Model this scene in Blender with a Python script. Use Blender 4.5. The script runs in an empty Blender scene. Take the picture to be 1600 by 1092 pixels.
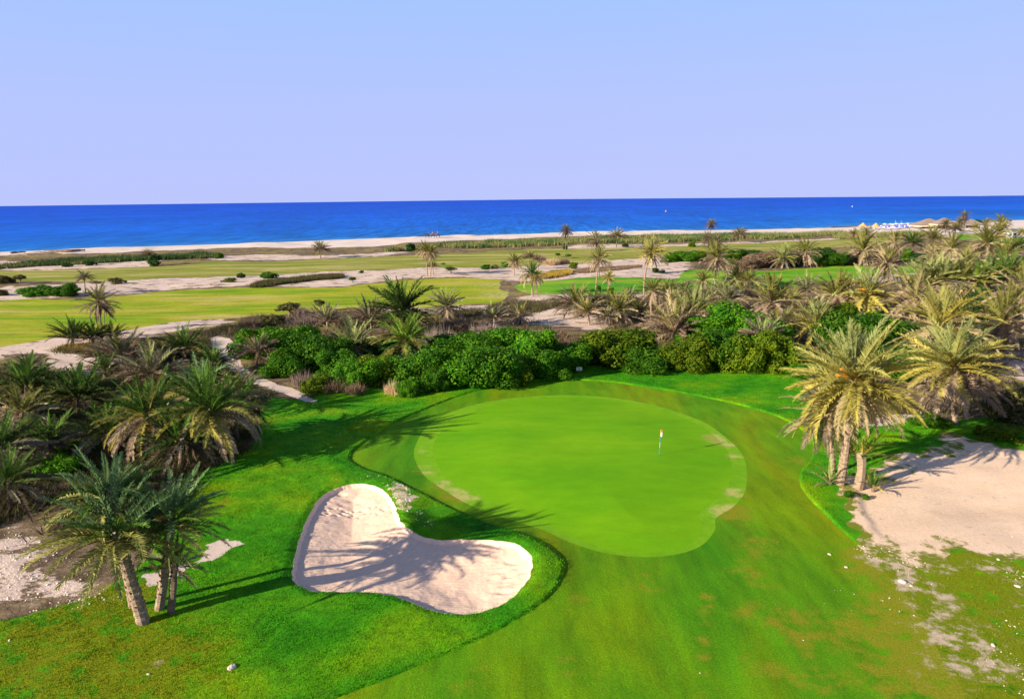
import bpy, math, random
import numpy as np
from mathutils import Vector, Matrix, Euler

C = bpy.context.scene
COL = C.collection
R_ = math.radians
random.seed(7)
rng = np.random.default_rng(11)

# ------------------------------------------------------------------ camera
H = 20.0
FPX, CU, CV = 1150.0, 800.0, 546.0
PITCH = math.atan((CV - 309.7) / FPX)
ROLL = R_(0.667)
_f = Vector((0, math.cos(PITCH), -math.sin(PITCH)))
_u = Vector((0, math.sin(PITCH), math.cos(PITCH)))
_r = Vector((1, 0, 0))
RT = math.cos(ROLL) * _r - math.sin(ROLL) * _u
UP = math.sin(ROLL) * _r + math.cos(ROLL) * _u
cam_d = bpy.data.cameras.new('camera')
cam = bpy.data.objects.new('camera', cam_d)
COL.objects.link(cam)
cam_d.sensor_width = 36.0
cam_d.lens = FPX / 1600.0 * 36.0
cam_d.clip_start = 0.5
cam_d.clip_end = 120000.0
M = Matrix((RT, UP, -_f)).transposed().to_4x4()
M.translation = Vector((0, 0, H))
cam.matrix_world = M
C.camera = cam

# ------------------------------------------------------------------ light
SUN_EL = R_(19.5)
SUN_H = Vector((-0.866, -0.50)).normalized()          # towards the sun, on the ground
w = bpy.data.worlds.new('World')
C.world = w
w.use_nodes = True
nt = w.node_tree
nt.nodes.clear()
out = nt.nodes.new('ShaderNodeOutputWorld')
sky = nt.nodes.new('ShaderNodeTexSky')
sky.sky_type = 'NISHITA'
sky.sun_disc = False
sky.sun_elevation = SUN_EL
sky.sun_rotation = math.atan2(SUN_H.x, SUN_H.y)
sky.air_density = 1.0
sky.dust_density = 1.0
sky.ozone_density = 3.0
bg = nt.nodes.new('ShaderNodeBackground')
bg.inputs[1].default_value = 0.06
tc = nt.nodes.new('ShaderNodeTexCoord')
sp = nt.nodes.new('ShaderNodeSeparateXYZ')
rp = nt.nodes.new('ShaderNodeValToRGB')
el = rp.color_ramp.elements
SKY_STOPS = [(0.0, (0.250, 0.283, 0.490)), (0.05, (0.236, 0.275, 0.515)), (0.12, (0.228, 0.275, 0.540)),
             (0.24, (0.190, 0.278, 0.555)), (0.5, (0.080, 0.125, 0.26)), (1.0, (0.048, 0.075, 0.160))]
while len(el) < len(SKY_STOPS):
    el.new(0.5)
for e, (p, c) in zip(el, SKY_STOPS):
    e.position = p
    e.color = (*c, 1)
GAIN = 1.0 / 0.06
vm = nt.nodes.new('ShaderNodeVectorMath')
vm.operation = 'SCALE'
vm.inputs['Scale'].default_value = GAIN
mx = nt.nodes.new('ShaderNodeMix')
mx.data_type = 'RGBA'
mx.inputs[0].default_value = 0.93
L = nt.links.new
L(tc.outputs['Generated'], sp.inputs[0])
L(sp.outputs['Z'], rp.inputs[0])
L(rp.outputs[0], vm.inputs[0])
L(sky.outputs[0], mx.inputs[6])
L(vm.outputs[0], mx.inputs[7])
L(mx.outputs[2], bg.inputs[0])
L(bg.outputs[0], out.inputs[0])

sun_d = bpy.data.lights.new('sun', 'SUN')
sun_d.energy = 5.0
sun_d.angle = R_(0.5)
sun_d.color = (1.0, 0.89, 0.72)
sun = bpy.data.objects.new('sun', sun_d)
COL.objects.link(sun)
_tosun = Vector((SUN_H.x * math.cos(SUN_EL), SUN_H.y * math.cos(SUN_EL), math.sin(SUN_EL)))
sun.rotation_euler = (-_tosun).to_track_quat('-Z', 'Y').to_euler()
sun.location = (0, 0, 60)
vs = C.view_settings
vs.view_transform = 'Standard'
vs.look = 'None'
vs.gamma = 1.0
vs.use_curve_mapping = False
vs.exposure = 1.08
C.cycles.max_bounces = 6
C.cycles.diffuse_bounces = 3
C.cycles.transparent_max_bounces = 4
C.cycles.use_denoising = True

# ------------------------------------------------------------------ noise, distances, pixel -> ground
def _hash(ix, iy, seed):
    n = (ix.astype(np.int64) * 374761393 + iy.astype(np.int64) * 668265263 + seed * 974634777) & 0x7fffffff
    n = (n ^ (n >> 13)) * 1274126177 & 0x7fffffff
    return ((n ^ (n >> 16)) & 0xffff) / 65535.0

def vnoise(x, y, seed=0):
    x = np.asarray(x, float); y = np.asarray(y, float)
    ix = np.floor(x); iy = np.floor(y)
    fx = x - ix; fy = y - iy
    fx = fx * fx * (3 - 2 * fx); fy = fy * fy * (3 - 2 * fy)
    a = _hash(ix, iy, seed); b = _hash(ix + 1, iy, seed)
    c = _hash(ix, iy + 1, seed); d = _hash(ix + 1, iy + 1, seed)
    return (a * (1 - fx) + b * fx) * (1 - fy) + (c * (1 - fx) + d * fx) * fy

def fbm(x, y, seed=0, o=4):
    s = 0; a = 0.5; t = 0
    for k in range(o):
        s = s + a * vnoise(np.asarray(x) * 2 ** k + 17 * k, np.asarray(y) * 2 ** k - 9 * k, seed + k)
        t += a; a *= 0.5
    return s / t

def smooth(a, b, x):
    t = np.clip((x - a) / (b - a), 0, 1)
    return t * t * (3 - 2 * t)

def ray(u, v):
    return _f * FPX + RT * (u - CU) - UP * (v - CV)

def px0(u, v, z=0.0):
    d = ray(u, v)
    t = (z - H) / d.z
    return (d.x * t, d.y * t)

def spline(pts, n=7, closed=True):
    P = np.array(pts, float)
    m = len(P); o = []
    for i in range(m if closed else m - 1):
        if closed:
            p0, p1, p2, p3 = P[i - 1], P[i], P[(i + 1) % m], P[(i + 2) % m]
        else:
            p0, p1, p2, p3 = P[max(i - 1, 0)], P[i], P[i + 1], P[min(i + 2, m - 1)]
        for k in range(n):
            t = k / n
            o.append(0.5 * (2 * p1 + (p2 - p0) * t + (2 * p0 - 5 * p1 + 4 * p2 - p3) * t * t + (3 * p1 - p0 - 3 * p2 + p3) * t ** 3))
    if not closed:
        o.append(P[-1])
    return np.array(o)

class Zone:
    """closed outline; d(x, y) is the signed distance in metres, negative inside"""
    def __init__(self, pts, n=5, jit=0.0, js=1.5, seed=3, z=0.0, world=False):
        q = spline(pts, n) if n > 1 else np.array(pts, float)
        self.P = q if world else np.array([px0(a, b, z) for a, b in q])
        self.jit, self.js, self.seed = jit, js, seed
        self.lo = self.P.min(0); self.hi = self.P.max(0)
    def raw(self, X, Y):
        A = self.P; B = np.roll(A, -1, 0)
        n = len(X)
        if n < 3000:
            px = X[:, None]; py = Y[:, None]
            ex = (B - A)[:, 0]; ey = (B - A)[:, 1]
            wx = px - A[:, 0]; wy = py - A[:, 1]
            t = np.clip((wx * ex + wy * ey) / (ex * ex + ey * ey + 1e-12), 0, 1)
            d2 = ((wx - ex * t) ** 2 + (wy - ey * t) ** 2).min(1)
            c = (A[:, 1] > py) != (B[:, 1] > py)
            xi = A[:, 0] + (py - A[:, 1]) * ex / np.where(np.abs(ey) < 1e-12, 1e-12, ey)
            ins = (c & (px < xi)).sum(1) % 2 == 1
        else:
            d2 = np.full(n, 1e18); ins = np.zeros(n, bool)
            for (ax, ay), (bx, by) in zip(A, B):
                ex, ey = bx - ax, by - ay
                wx, wy = X - ax, Y - ay
                t = np.clip((wx * ex + wy * ey) / (ex * ex + ey * ey + 1e-12), 0, 1)
                np.minimum(d2, (wx - ex * t) ** 2 + (wy - ey * t) ** 2, out=d2)
                if abs(ey) > 1e-12:
                    ins ^= ((ay > Y) != (by > Y)) & (X < ax + (Y - ay) * ex / ey)
        d = np.sqrt(d2)
        return np.where(ins, -d, d)
    def d(self, X, Y, margin=6.0):
        X = np.atleast_1d(np.asarray(X, float)); Y = np.atleast_1d(np.asarray(Y, float))
        o = np.full(X.shape, 99.0)
        m = (X > self.lo[0] - margin) & (X < self.hi[0] + margin) & (Y > self.lo[1] - margin) & (Y < self.hi[1] + margin)
        if m.any():
            o[m] = self.raw(X[m], Y[m])
            if self.jit:
                o[m] += self.jit * 2 * (fbm(X[m] / self.js, Y[m] / self.js, self.seed, 3) - 0.5)
        return o

# ------------------------------------------------------------------ outlines of the ground (traced, then laid out on the plain in metres)
Z_GREEN = Zone([(676, 700), (688, 676), (715, 654), (765, 634), (830, 623), (900, 621), (970, 627), (1040, 643), (1092, 664), (1126, 690),
                (1141, 716), (1143, 742), (1132, 768), (1108, 790), (1092, 806), (1098, 826), (1082, 847), (1050, 859), (1005, 864),
                (950, 858), (900, 841), (850, 817), (800, 796), (745, 776), (706, 753), (684, 728)])
Z_COLLAR = Zone([(647, 712), (652, 690), (668, 666), (702, 645), (760, 628), (830, 619.5), (900, 617.5), (972, 623.5), (1043, 639), (1100, 660),
                 (1140, 688), (1162, 714), (1167, 742), (1163, 770), (1145, 792), (1119, 809), (1117, 828), (1096, 852), (1056, 866), (1005, 870),
                 (946, 864), (893, 849), (845, 828), (795, 812), (738, 791), (694, 766), (662, 742)])
Z_APRON = Zone([(548, 712), (580, 686), (622, 660), (680, 634), (740, 613), (830, 598), (930, 596), (1010, 605), (1100, 620), (1180, 640),
                (1240, 664), (1268, 690), (1268, 715), (1250, 740), (1256, 768), (1290, 803), (1340, 850), (1400, 908), (1440, 965), (1480, 1040), (1512, 1100),
                (1600, 1400), (1200, 1500), (700, 1400), (380, 1150), (505, 1097), (600, 1060), (700, 1021), (780, 985), (832, 957), (866, 930), (880, 902), (876, 880),
                (858, 862), (830, 846), (780, 828), (715, 800), (655, 772), (600, 745), (558, 728)], jit=0.06, js=0.7)
Z_BUNKER = Zone([(570, 759), (601, 771), (616, 791), (626, 819), (652, 839), (683, 849), (727, 850), (795, 854), (819, 865), (832, 883), (826, 911),
                 (802, 938), (775, 953), (741, 962), (693, 960), (659, 950), (618, 934), (570, 925), (512, 924), (478, 919), (456, 902), (461, 873),
                 (470, 836), (485, 802), (505, 776), (533, 763)], jit=0.10, js=0.45)
Z_SPLASH = Zone([(604, 768), (622, 761), (638, 770), (646, 786), (640, 800), (632, 806), (624, 796), (616, 780)], jit=0.8, js=0.45)
Z_ROUGH = Zone([(-400, 1030), (-60, 985), (60, 952), (140, 932), (190, 900), (235, 868), (250, 820), (300, 775), (310, 740), (360, 722), (398, 690), (405, 650), (425, 622),
                (485, 628), (500, 612), (560, 600), (640, 616), (720, 598), (800, 588), (900, 574), (960, 570), (1040, 576), (1100, 578), (1238, 575), (1252, 605), (1290, 660),
                (1380, 668), (1430, 660), (1490, 660), (1560, 650), (1640, 660), (1640, 712), (1560, 712), (1510, 700), (1490, 706), (1460, 722), (1420, 728), (1395, 742), (1350, 760), (1345, 780), (1362, 812),
                (1375, 832), (1415, 850), (1470, 850), (1530, 855), (1590, 868), (1660, 890), (1900, 1040), (1900, 1400), (900, 1700), (-200, 1400)], n=4, jit=0.5, js=1.6)
Z_PATH = Zone([(330, 528), (362, 531), (370, 552), (384, 577), (428, 597), (468, 611), (494, 628), (480, 628), (430, 610), (385, 596), (352, 578), (338, 552)], jit=0.35, js=1.2)
Z_CLEAR = Zone([(1300, 778), (1316, 752), (1350, 742), (1385, 728), (1398, 716), (1440, 712), (1475, 700), (1470, 676), (1530, 692), (1600, 702), (1800, 720), (1800, 960), (1660, 905),
                (1600, 880), (1540, 866), (1490, 862), (1440, 880), (1385, 866), (1345, 872), (1325, 850), (1326, 812)], jit=1.5, js=1.7)
Z_STREAK = Zone([(216, 914), (236, 902), (300, 880), (340, 846), (366, 838), (360, 856), (300, 890), (262, 912), (236, 922)], jit=0.9, js=0.9)
Z_FAR = [
    ('fairway', Zone([(-300, 500), (0, 471), (100, 468), (190, 462), (270, 454), (400, 448), (520, 451), (580, 444), (641, 438), (720, 435), (775, 437), (786, 444), (780, 452),
                      (796, 460), (780, 471), (720, 476), (650, 480), (560, 480), (480, 487), (400, 492), (320, 499), (250, 506), (185, 516), (80, 529), (0, 543), (-300, 590)], jit=1.8, js=7)),
    ('fairway', Zone([(-400, 452), (-100, 430), (0, 424), (100, 421), (250, 416), (330, 409), (400, 409), (480, 406), (580, 402), (682, 398), (800, 392), (864, 389), (949, 388), (1000, 386), (1092, 384), (1133, 381),
                      (1200, 379), (1315, 374), (1400, 370), (1410, 378), (1320, 386), (1200, 391), (1100, 394), (1043, 399), (992, 403), (954, 406), (902, 412), (850, 412), (800, 417), (700, 419), (656, 418), (605, 422), (502, 424), (400, 430),
                      (255, 435), (210, 438), (130, 441), (50, 440), (-100, 444), (-400, 470)], jit=2.5, js=9)),
    ('fairway', Zone([(806, 446), (846, 440), (928, 434), (979, 434), (1050, 436), (1061, 429), (1084, 422), (1159, 424), (1200, 424), (1238, 421), (1302, 416), (1364, 416), (1420, 414), (1523, 407), (1640, 400),
                      (1660, 412), (1564, 418), (1420, 427), (1364, 430), (1333, 435), (1277, 442), (1238, 447), (1160, 448), (1115, 450), (1082, 452), (979, 458), (902, 460), (851, 460), (816, 456)], jit=1.5, js=6)),
    ('fairway', Zone([(1494, 366), (1530, 365), (1620, 366), (1680, 368), (1680, 382), (1600, 383), (1540, 378), (1500, 374)], jit=0.6, js=6)),
]
SEA_Z = -0.8
_sh = [(-260, 404), (0, 394), (103, 390.5), (195, 386.5), (308, 383), (400, 380), (502, 376), (605, 372), (643, 370.5), (800, 366.5), (902, 363), (1056, 360.5), (1200, 358.5),
       (1302, 356), (1341, 353.5), (1440, 348), (1530, 345.5), (1600, 344), (1700, 341)]
_shw = np.array([px0(a, b, SEA_Z) for a, b in spline(_sh, 5, False)])
_d0 = _shw[0] - _shw[6]; _d1 = _shw[-1] - _shw[-7]
_far0 = _shw[0] + _d0 / np.linalg.norm(_d0) * 4000
_far1 = _shw[-1] + _d1 / np.linalg.norm(_d1) * 4000
_nrm = np.array([-(_far1 - _far0)[1], (_far1 - _far0)[0]]); _nrm /= np.linalg.norm(_nrm)
if _nrm[1] < 0:
    _nrm = -_nrm
Z_SEA = Zone(np.vstack([[_far0], _shw, [_far1], [_far1 + _nrm * 9000], [_far0 + _nrm * 9000]]), n=1, world=True)
Z_BEACH = Zone([(-900, 466), (0, 399), (100, 397.5), (200, 394), (300, 389.5), (400, 387), (500, 388), (580, 386), (640, 381), (720, 376), (800, 373), (902, 369.5), (1056, 366.5), (1200, 365),
                (1300, 364), (1330, 365), (1400, 366), (1480, 367), (1540, 366), (1600, 362), (1900, 350), (1900, 325), (1600, 330), (1300, 342), (1000, 350), (600, 360), (0, 378), (-900, 400)],
               jit=2.5, js=6)
# pale bare sand inside the open ground
Z_SAND = [Zone(p, n=4, jit=1.8, js=3.5, seed=8) for p in (
    [(-20, 546), (80, 531), (185, 517), (300, 501), (350, 502), (300, 513), (240, 524), (185, 531), (150, 541), (90, 548), (20, 556), (-20, 560)],
    [(75, 556), (140, 548), (165, 560), (165, 585), (110, 592), (80, 578)],
    [(1560, 552), (1620, 556), (1620, 602), (1580, 596)],
    [(838, 484), (880, 486), (900, 500), (850, 510), (815, 500)],
    [(880, 506), (905, 496), (950, 492), (960, 505), (920, 514)],
    [(818, 462), (930, 460), (1010, 460), (940, 470), (830, 474)],
    [(600, 484), (700, 481), (790, 474), (880, 463), (930, 462), (860, 474), (790, 483), (700, 486), (610, 488)],
    [(0, 452), (60, 449), (180, 440), (255, 436), (400, 431), (502, 425), (605, 423), (656, 419), (800, 419), (850, 413), (902, 413), (954, 407), (1000, 404), (1060, 404), (1075, 420), (1058, 430), (1050, 435),
     (979, 433), (928, 433), (846, 439), (800, 438), (720, 434), (640, 436), (580, 442), (520, 449), (400, 446), (270, 452), (190, 459), (100, 465), (0, 469)],
    [(0, 408), (60, 412), (150, 409), (240, 407), (230, 416), (100, 420), (0, 422)],
    [(330, 402), (400, 398), (480, 400), (560, 398), (640, 393), (600, 400), (480, 405), (400, 407), (335, 407)],
    [(885, 388), (920, 383), (1010, 382), (1100, 380), (1200, 377), (1300, 373), (1310, 376), (1200, 380), (1090, 384), (1000, 386), (930, 390)],
    [(1300, 430), (1420, 425), (1440, 436), (1400, 444), (1340, 438)],
    [(1380, 640), (1470, 676), (1520, 690), (1420, 690)],
    [(1470, 367), (1540, 362), (1640, 356), (1640, 368), (1540, 374), (1480, 372)],
)]

def dunes(x, y):
    return fbm(x / 16.0, y / 13.0, 21, 4)

def height(x, y):
    x = np.atleast_1d(np.asarray(x, float)); y = np.atleast_1d(np.asarray(y, float))
    r = np.hypot(x, y)
    ap = Z_APRON.d(x, y, 9); ro = Z_ROUGH.d(x, y, 9); co = Z_COLLAR.d(x, y, 9); bu = Z_BUNKER.d(x, y, 9)
    fw = np.full(x.shape, 99.0)
    for _n, zf in Z_FAR:
        fw = np.minimum(fw, zf.d(x, y, 12))
    h = 0.5 * (fbm(x / 21.0, y / 21.0, 5, 3) - 0.5) * smooth(-1, 6, co)
    mown = np.minimum(np.minimum(fw, ro), ap)
    wild = smooth(-0.5, 7, mown)
    h = h + wild * (0.9 * (dunes(x, y) - 0.42) + 0.22 * (fbm(x / 3.0, y / 3.0, 9, 3) - 0.5))
    h = h + 0.25 * smooth(0, 8, -co)                                     # the green sits a little proud
    step = smooth(0.0, 0.16, ap) * smooth(0.2, -0.2, ro) * smooth(0.0, 0.6, np.where(bu > 0, bu, 0) + 0.05)
    step = step * np.clip(1 - smooth(12, 16, x) * smooth(44, 38, y), 0, 1)
    h = h + 0.13 * step                                                  # thicker uncut rough
    rim = 0.30 * np.exp(-(np.maximum(bu, 0) / 2.2) ** 2) * smooth(-18, 4, x + 0.6 * (y - 46))
    h = h + np.where(bu > 0, rim, 0.0)
    ins = np.maximum(-bu, 0)
    depth = 0.20 * smooth(0, 0.22, ins) + 0.40 * smooth(0.0, 3.2, ins)
    h = h + np.where(bu <= 0, 0.30 * smooth(-18, 4, x + 0.6 * (y - 46)) * np.exp(-(ins / 0.7)) - depth, 0.0)
    s = Z_SEA.d(x, y, 70)                                                # positive on land
    shore = smooth(42, 0, s)
    h = h * (1 - shore) + shore * (SEA_Z + 0.02 * np.clip(s, -40, 42))
    bank = np.exp(-((s - 30) / 12) ** 2) * 1.1 * smooth(0.35, 0.75, fbm(x / 24, y / 24, 31, 3))
    return h + bank * smooth(150, 220, r)

def hz(x, y):
    return float(height(x, y)[0])

def at(u, v):
    """the ground point seen at this place of the photograph, in metres"""
    z = 0.0
    for _ in range(3):
        x, y = px0(u, v, z)
        z = hz(x, y)
    x, y = px0(u, v, z)
    return Vector((x, y, z))

def above(B, u, v):
    """the point over B, in B's plane across the view"""
    d = ray(u, v)
    t = B.y / d.y
    return Vector((d.x * t, B.y, H + d.z * t))

def ppm(P):
    """photograph pixels per metre at P"""
    return FPX / ((P - Vector((0, 0, H))).dot(_f))

# ------------------------------------------------------------------ objects
def tag(o, label=None, cat=None, group=None, kind=None):
    if label: o['label'] = label
    if cat: o['category'] = cat
    if group: o['group'] = group
    if kind: o['kind'] = kind
    return o

def link(name, me, parent=None, loc=None, rot=None, scl=None):
    o = bpy.data.objects.new(name, me)
    COL.objects.link(o)
    if parent is not None: o.parent = parent
    if loc is not None: o.location = loc
    if rot is not None: o.rotation_euler = rot
    if scl is not None: o.scale = scl if hasattr(scl, '__len__') else (scl,) * 3
    return o

def empty(name, loc, rz=0.0):
    o = link(name, None, None, loc, (0, 0, rz))
    o.empty_display_size = 0.2
    return o

def mesh(name, V, T, mats=(), smooth_=False, midx=None):
    """a mesh of triangles or quads from arrays"""
    V = np.asarray(V, np.float32); T = np.asarray(T, np.int32)
    me = bpy.data.meshes.new(name)
    k = T.shape[1]
    me.vertices.add(len(V)); me.vertices.foreach_set('co', V.ravel())
    me.loops.add(T.size); me.loops.foreach_set('vertex_index', T.ravel())
    me.polygons.add(len(T))
    me.polygons.foreach_set('loop_start', np.arange(0, T.size, k, dtype=np.int32))
    if smooth_:
        me.polygons.foreach_set('use_smooth', np.ones(len(T), bool))
    for m in mats: me.materials.append(m)
    if midx is not None:
        me.polygons.foreach_set('material_index', np.asarray(midx, np.int32))
    me.update(calc_edges=True)
    me.validate()
    return me

class MB:
    """collects boxes, tubes and polygons into one mesh"""
    def __init__(self):
        self.v = []; self.f = []; self.m = []; self.cur = 0
    def add(self, vs_, fs):
        b = len(self.v)
        self.v += [tuple(p) for p in vs_]
        self.f += [tuple(b + i for i in q) for q in fs]
        self.m += [self.cur] * len(fs)
    def box(self, c, s, rz=0.0, ry=0.0):
        E = Euler((0, ry, rz)).to_matrix()
        p = [Vector(c) + E @ Vector((a * s[0] / 2, b * s[1] / 2, d * s[2] / 2)) for a in (-1, 1) for b in (-1, 1) for d in (-1, 1)]
        self.add(p, [(0, 1, 3, 2), (4, 6, 7, 5), (0, 4, 5, 1), (2, 3, 7, 6), (0, 2, 6, 4), (1, 5, 7, 3)])
    def tube(self, pts, rad, n=8, cap=True):
        pts = [Vector(p) for p in pts]
        rad = rad if hasattr(rad, '__len__') else [rad] * len(pts)
        vs_, fs = [], []
        for i, p in enumerate(pts):
            t = (pts[min(i + 1, len(pts) - 1)] - pts[max(i - 1, 0)]).normalized()
            a = t.orthogonal().normalized() if abs(t.z) < 0.95 else (Vector((1, 0, 0)) - t * t.x).normalized()
            b = t.cross(a)
            for k in range(n):
                q = 2 * math.pi * k / n
                vs_.append(p + (a * math.cos(q) + b * math.sin(q)) * rad[i])
        for i in range(len(pts) - 1):
            for k in range(n):
                fs.append((i * n + k, i * n + (k + 1) % n, (i + 1) * n + (k + 1) % n, (i + 1) * n + k))
        if cap:
            fs.append(tuple(range(n - 1, -1, -1)))
            fs.append(tuple((len(pts) - 1) * n + k for k in range(n)))
        self.add(vs_, fs)
    def ball(self, c, r, nu=8, nv=6):
        r = r if hasattr(r, '__len__') else (r, r, r)
        vs_ = [(c[0], c[1], c[2] + r[2])]
        for i in range(1, nv):
            p = math.pi * i / nv
            for k in range(nu):
                q = 2 * math.pi * k / nu
                vs_.append((c[0] + r[0] * math.sin(p) * math.cos(q), c[1] + r[1] * math.sin(p) * math.sin(q), c[2] + r[2] * math.cos(p)))
        vs_.append((c[0], c[1], c[2] - r[2]))
        fs = [(0, 1 + k, 1 + (k + 1) % nu) for k in range(nu)]
        for i in range(nv - 2):
            for k in range(nu):
                a = 1 + i * nu
                fs.append((a + k, a + nu + k, a + nu + (k + 1) % nu, a + (k + 1) % nu))
        a = 1 + (nv - 2) * nu
        fs += [(a + k, len(vs_) - 1, a + (k + 1) % nu) for k in range(nu)]
        self.add(vs_, fs)
    def data(self, name, mats, sm=False):
        me = bpy.data.meshes.new(name)
        me.from_pydata(self.v, [], self.f)
        for m in (mats if isinstance(mats, (list, tuple)) else [mats]): me.materials.append(m)
        me.polygons.foreach_set('material_index', self.m)
        if sm: me.polygons.foreach_set('use_smooth', [True] * len(self.f))
        me.update()
        return me
    def build(self, name, mats, parent=None, loc=None, rot=None, sm=False):
        return link(name, self.data(name, mats, sm), parent, loc, rot)

# ------------------------------------------------------------------ materials
class G:
    def __init__(self, name, rough=0.9, spec=0.2):
        self.m = bpy.data.materials.new(name)
        self.m.use_nodes = True
        self.n = self.m.node_tree.nodes
        self.l = self.m.node_tree.links.new
        self.b = self.n['Principled BSDF']
        self.b.inputs['Roughness'].default_value = rough
        self.b.inputs['Specular IOR Level'].default_value = spec
        self.tc = self.n.new('ShaderNodeTexCoord')
    def _in(self, sock, v):
        if hasattr(v, 'is_output') or hasattr(v, 'links'):
            self.l(v, sock)
        elif isinstance(v, (tuple, list)):
            sock.default_value = (*v, 1) if len(v) == 3 and len(sock.default_value) == 4 else v
        else:
            sock.default_value = v
    def pos(self, stretch=(1, 1, 1), rot=(0, 0, 0), rnd=False):
        mp = self.n.new('ShaderNodeMapping')
        mp.inputs['Scale'].default_value = stretch
        mp.inputs['Rotation'].default_value = rot
        self.l(self.tc.outputs['Object'], mp.inputs['Vector'])
        if rnd:
            oi = self.n.new('ShaderNodeObjectInfo')
            ml = self.math('MULTIPLY', oi.outputs['Random'], 90.0)
            cx = self.n.new('ShaderNodeCombineXYZ')
            self.l(ml, cx.inputs[0]); self.l(ml, cx.inputs[1])
            self.l(cx.outputs[0], mp.inputs['Location'])
        return mp.outputs[0]
    def noise(self, vec, scale, detail=4, rough=0.55, dist=0.0):
        t = self.n.new('ShaderNodeTexNoise')
        t.inputs['Scale'].default_value = scale
        t.inputs['Detail'].default_value = detail
        t.inputs['Roughness'].default_value = rough
        t.inputs['Distortion'].default_value = dist
        self.l(vec, t.inputs['Vector'])
        return t.outputs['Fac']
    def voro(self, vec, scale, feature='F1'):
        t = self.n.new('ShaderNodeTexVoronoi')
        t.feature = feature
        t.inputs['Scale'].default_value = scale
        self.l(vec, t.inputs['Vector'])
        return t.outputs['Distance']
    def ramp(self, fac, stops, interp='LINEAR'):
        r = self.n.new('ShaderNodeValToRGB')
        r.color_ramp.interpolation = interp
        e = r.color_ramp.elements
        while len(e) < len(stops): e.new(0.5)
        for q, (p, c) in zip(e, stops):
            q.position = p
            q.color = (*c, 1) if hasattr(c, '__len__') else (c, c, c, 1)
        self.l(fac, r.inputs[0])
        return r.outputs[0]
    def mix(self, fac, a, b, blend='MIX'):
        x = self.n.new('ShaderNodeMix')
        x.data_type = 'RGBA'; x.blend_type = blend
        self._in(x.inputs[0], fac); self._in(x.inputs[6], a); self._in(x.inputs[7], b)
        return x.outputs[2]
    def math(self, op, a, b=0.0, clamp=False):
        x = self.n.new('ShaderNodeMath')
        x.operation = op; x.use_clamp = clamp
        self._in(x.inputs[0], a); self._in(x.inputs[1], b)
        return x.outputs[0]
    def attr(self, name):
        a = self.n.new('ShaderNodeAttribute')
        a.attribute_name = name
        return a.outputs['Fac']
    def step(self, x, a, b):
        x_ = self.n.new('ShaderNodeMapRange')
        x_.interpolation_type = 'SMOOTHSTEP'
        self._in(x_.inputs[0], x)
        x_.inputs[1].default_value = a; x_.inputs[2].default_value = b
        return x_.outputs[0]
    def scalec(self, col, fac):
        return self.mix(1.0, col, fac, 'MULTIPLY')
    def rnd(self, lo, hi):
        oi = self.n.new('ShaderNodeObjectInfo')
        return self.ramp(oi.outputs['Random'], [(0, lo), (1, hi)])
    def bump(self, h, strength=0.5, dist=0.1):
        b = self.n.new('ShaderNodeBump')
        b.inputs['Strength'].default_value = strength
        b.inputs['Distance'].default_value = dist
        self.l(h, b.inputs['Height'])
        self.l(b.outputs[0], self.b.inputs['Normal'])
    def col(self, c):
        self._in(self.b.inputs['Base Color'], c)
        return self.m
    def leafy(self, c, amount=0.25):
        """leaf: part of the light comes through"""
        self._in(self.b.inputs['Base Color'], c)
        t = self.n.new('ShaderNodeBsdfTranslucent')
        self._in(t.inputs[0], c)
        x = self.n.new('ShaderNodeMixShader')
        x.inputs[0].default_value = amount
        self.l(self.b.outputs[0], x.inputs[1]); self.l(t.outputs[0], x.inputs[2])
        self.l(x.outputs[0], self.n['Material Output'].inputs['Surface'])
        return self.m

def turf(name, cols, dryc, fine=9.0, fine_amt=0.25, streak=(1, 1, 1), rot=0.0, big=0.09, dry_noise=0.55, bump=0.25, mid_amt=0.3, bump_scale=14.0):
    g = G(name, 0.95, 0.1)
    p = g.pos(streak, (0, 0, rot)); q = g.pos()
    a = g.noise(p, big, 5, 0.6, 0.4)
    c = g.ramp(a, cols)
    mdn = g.noise(p, big * 7, 4, 0.6)
    c = g.scalec(c, g.ramp(mdn, [(0.3, 1 - mid_amt), (0.7, 1 + mid_amt)]))
    fn = g.noise(q, fine, 3, 0.7)
    c = g.scalec(c, g.ramp(fn, [(0.25, 1 - fine_amt), (0.75, 1 + fine_amt)]))
    d = g.attr('dry')
    dn = g.noise(q, 0.9, 6, 0.72)
    dn = g.math('MULTIPLY', g.math('SUBTRACT', dn, 0.28), 2.0)
    m = g.step(g.math('MULTIPLY', g.math('POWER', d, 0.8), dn), 0.16, 0.55)
    dc = g.scalec(g.mix(g.noise(q, 2.3, 3), dryc[0], dryc[1]), g.ramp(fn, [(0.25, 1 - fine_amt), (0.75, 1 + fine_amt)]))
    c = g.mix(m, c, dc)
    bare = g.step(g.math('MULTIPLY', d, g.math('ADD', dn, 0.1)), 0.95, 1.7)
    c = g.mix(bare, c, g.scalec((0.56, 0.43, 0.30), g.ramp(fn, [(0.25, 0.8), (0.75, 1.1)])))
    g.bump(g.noise(q, bump_scale, 2, 0.7), bump, 0.08)
    return g.col(c)

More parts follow.
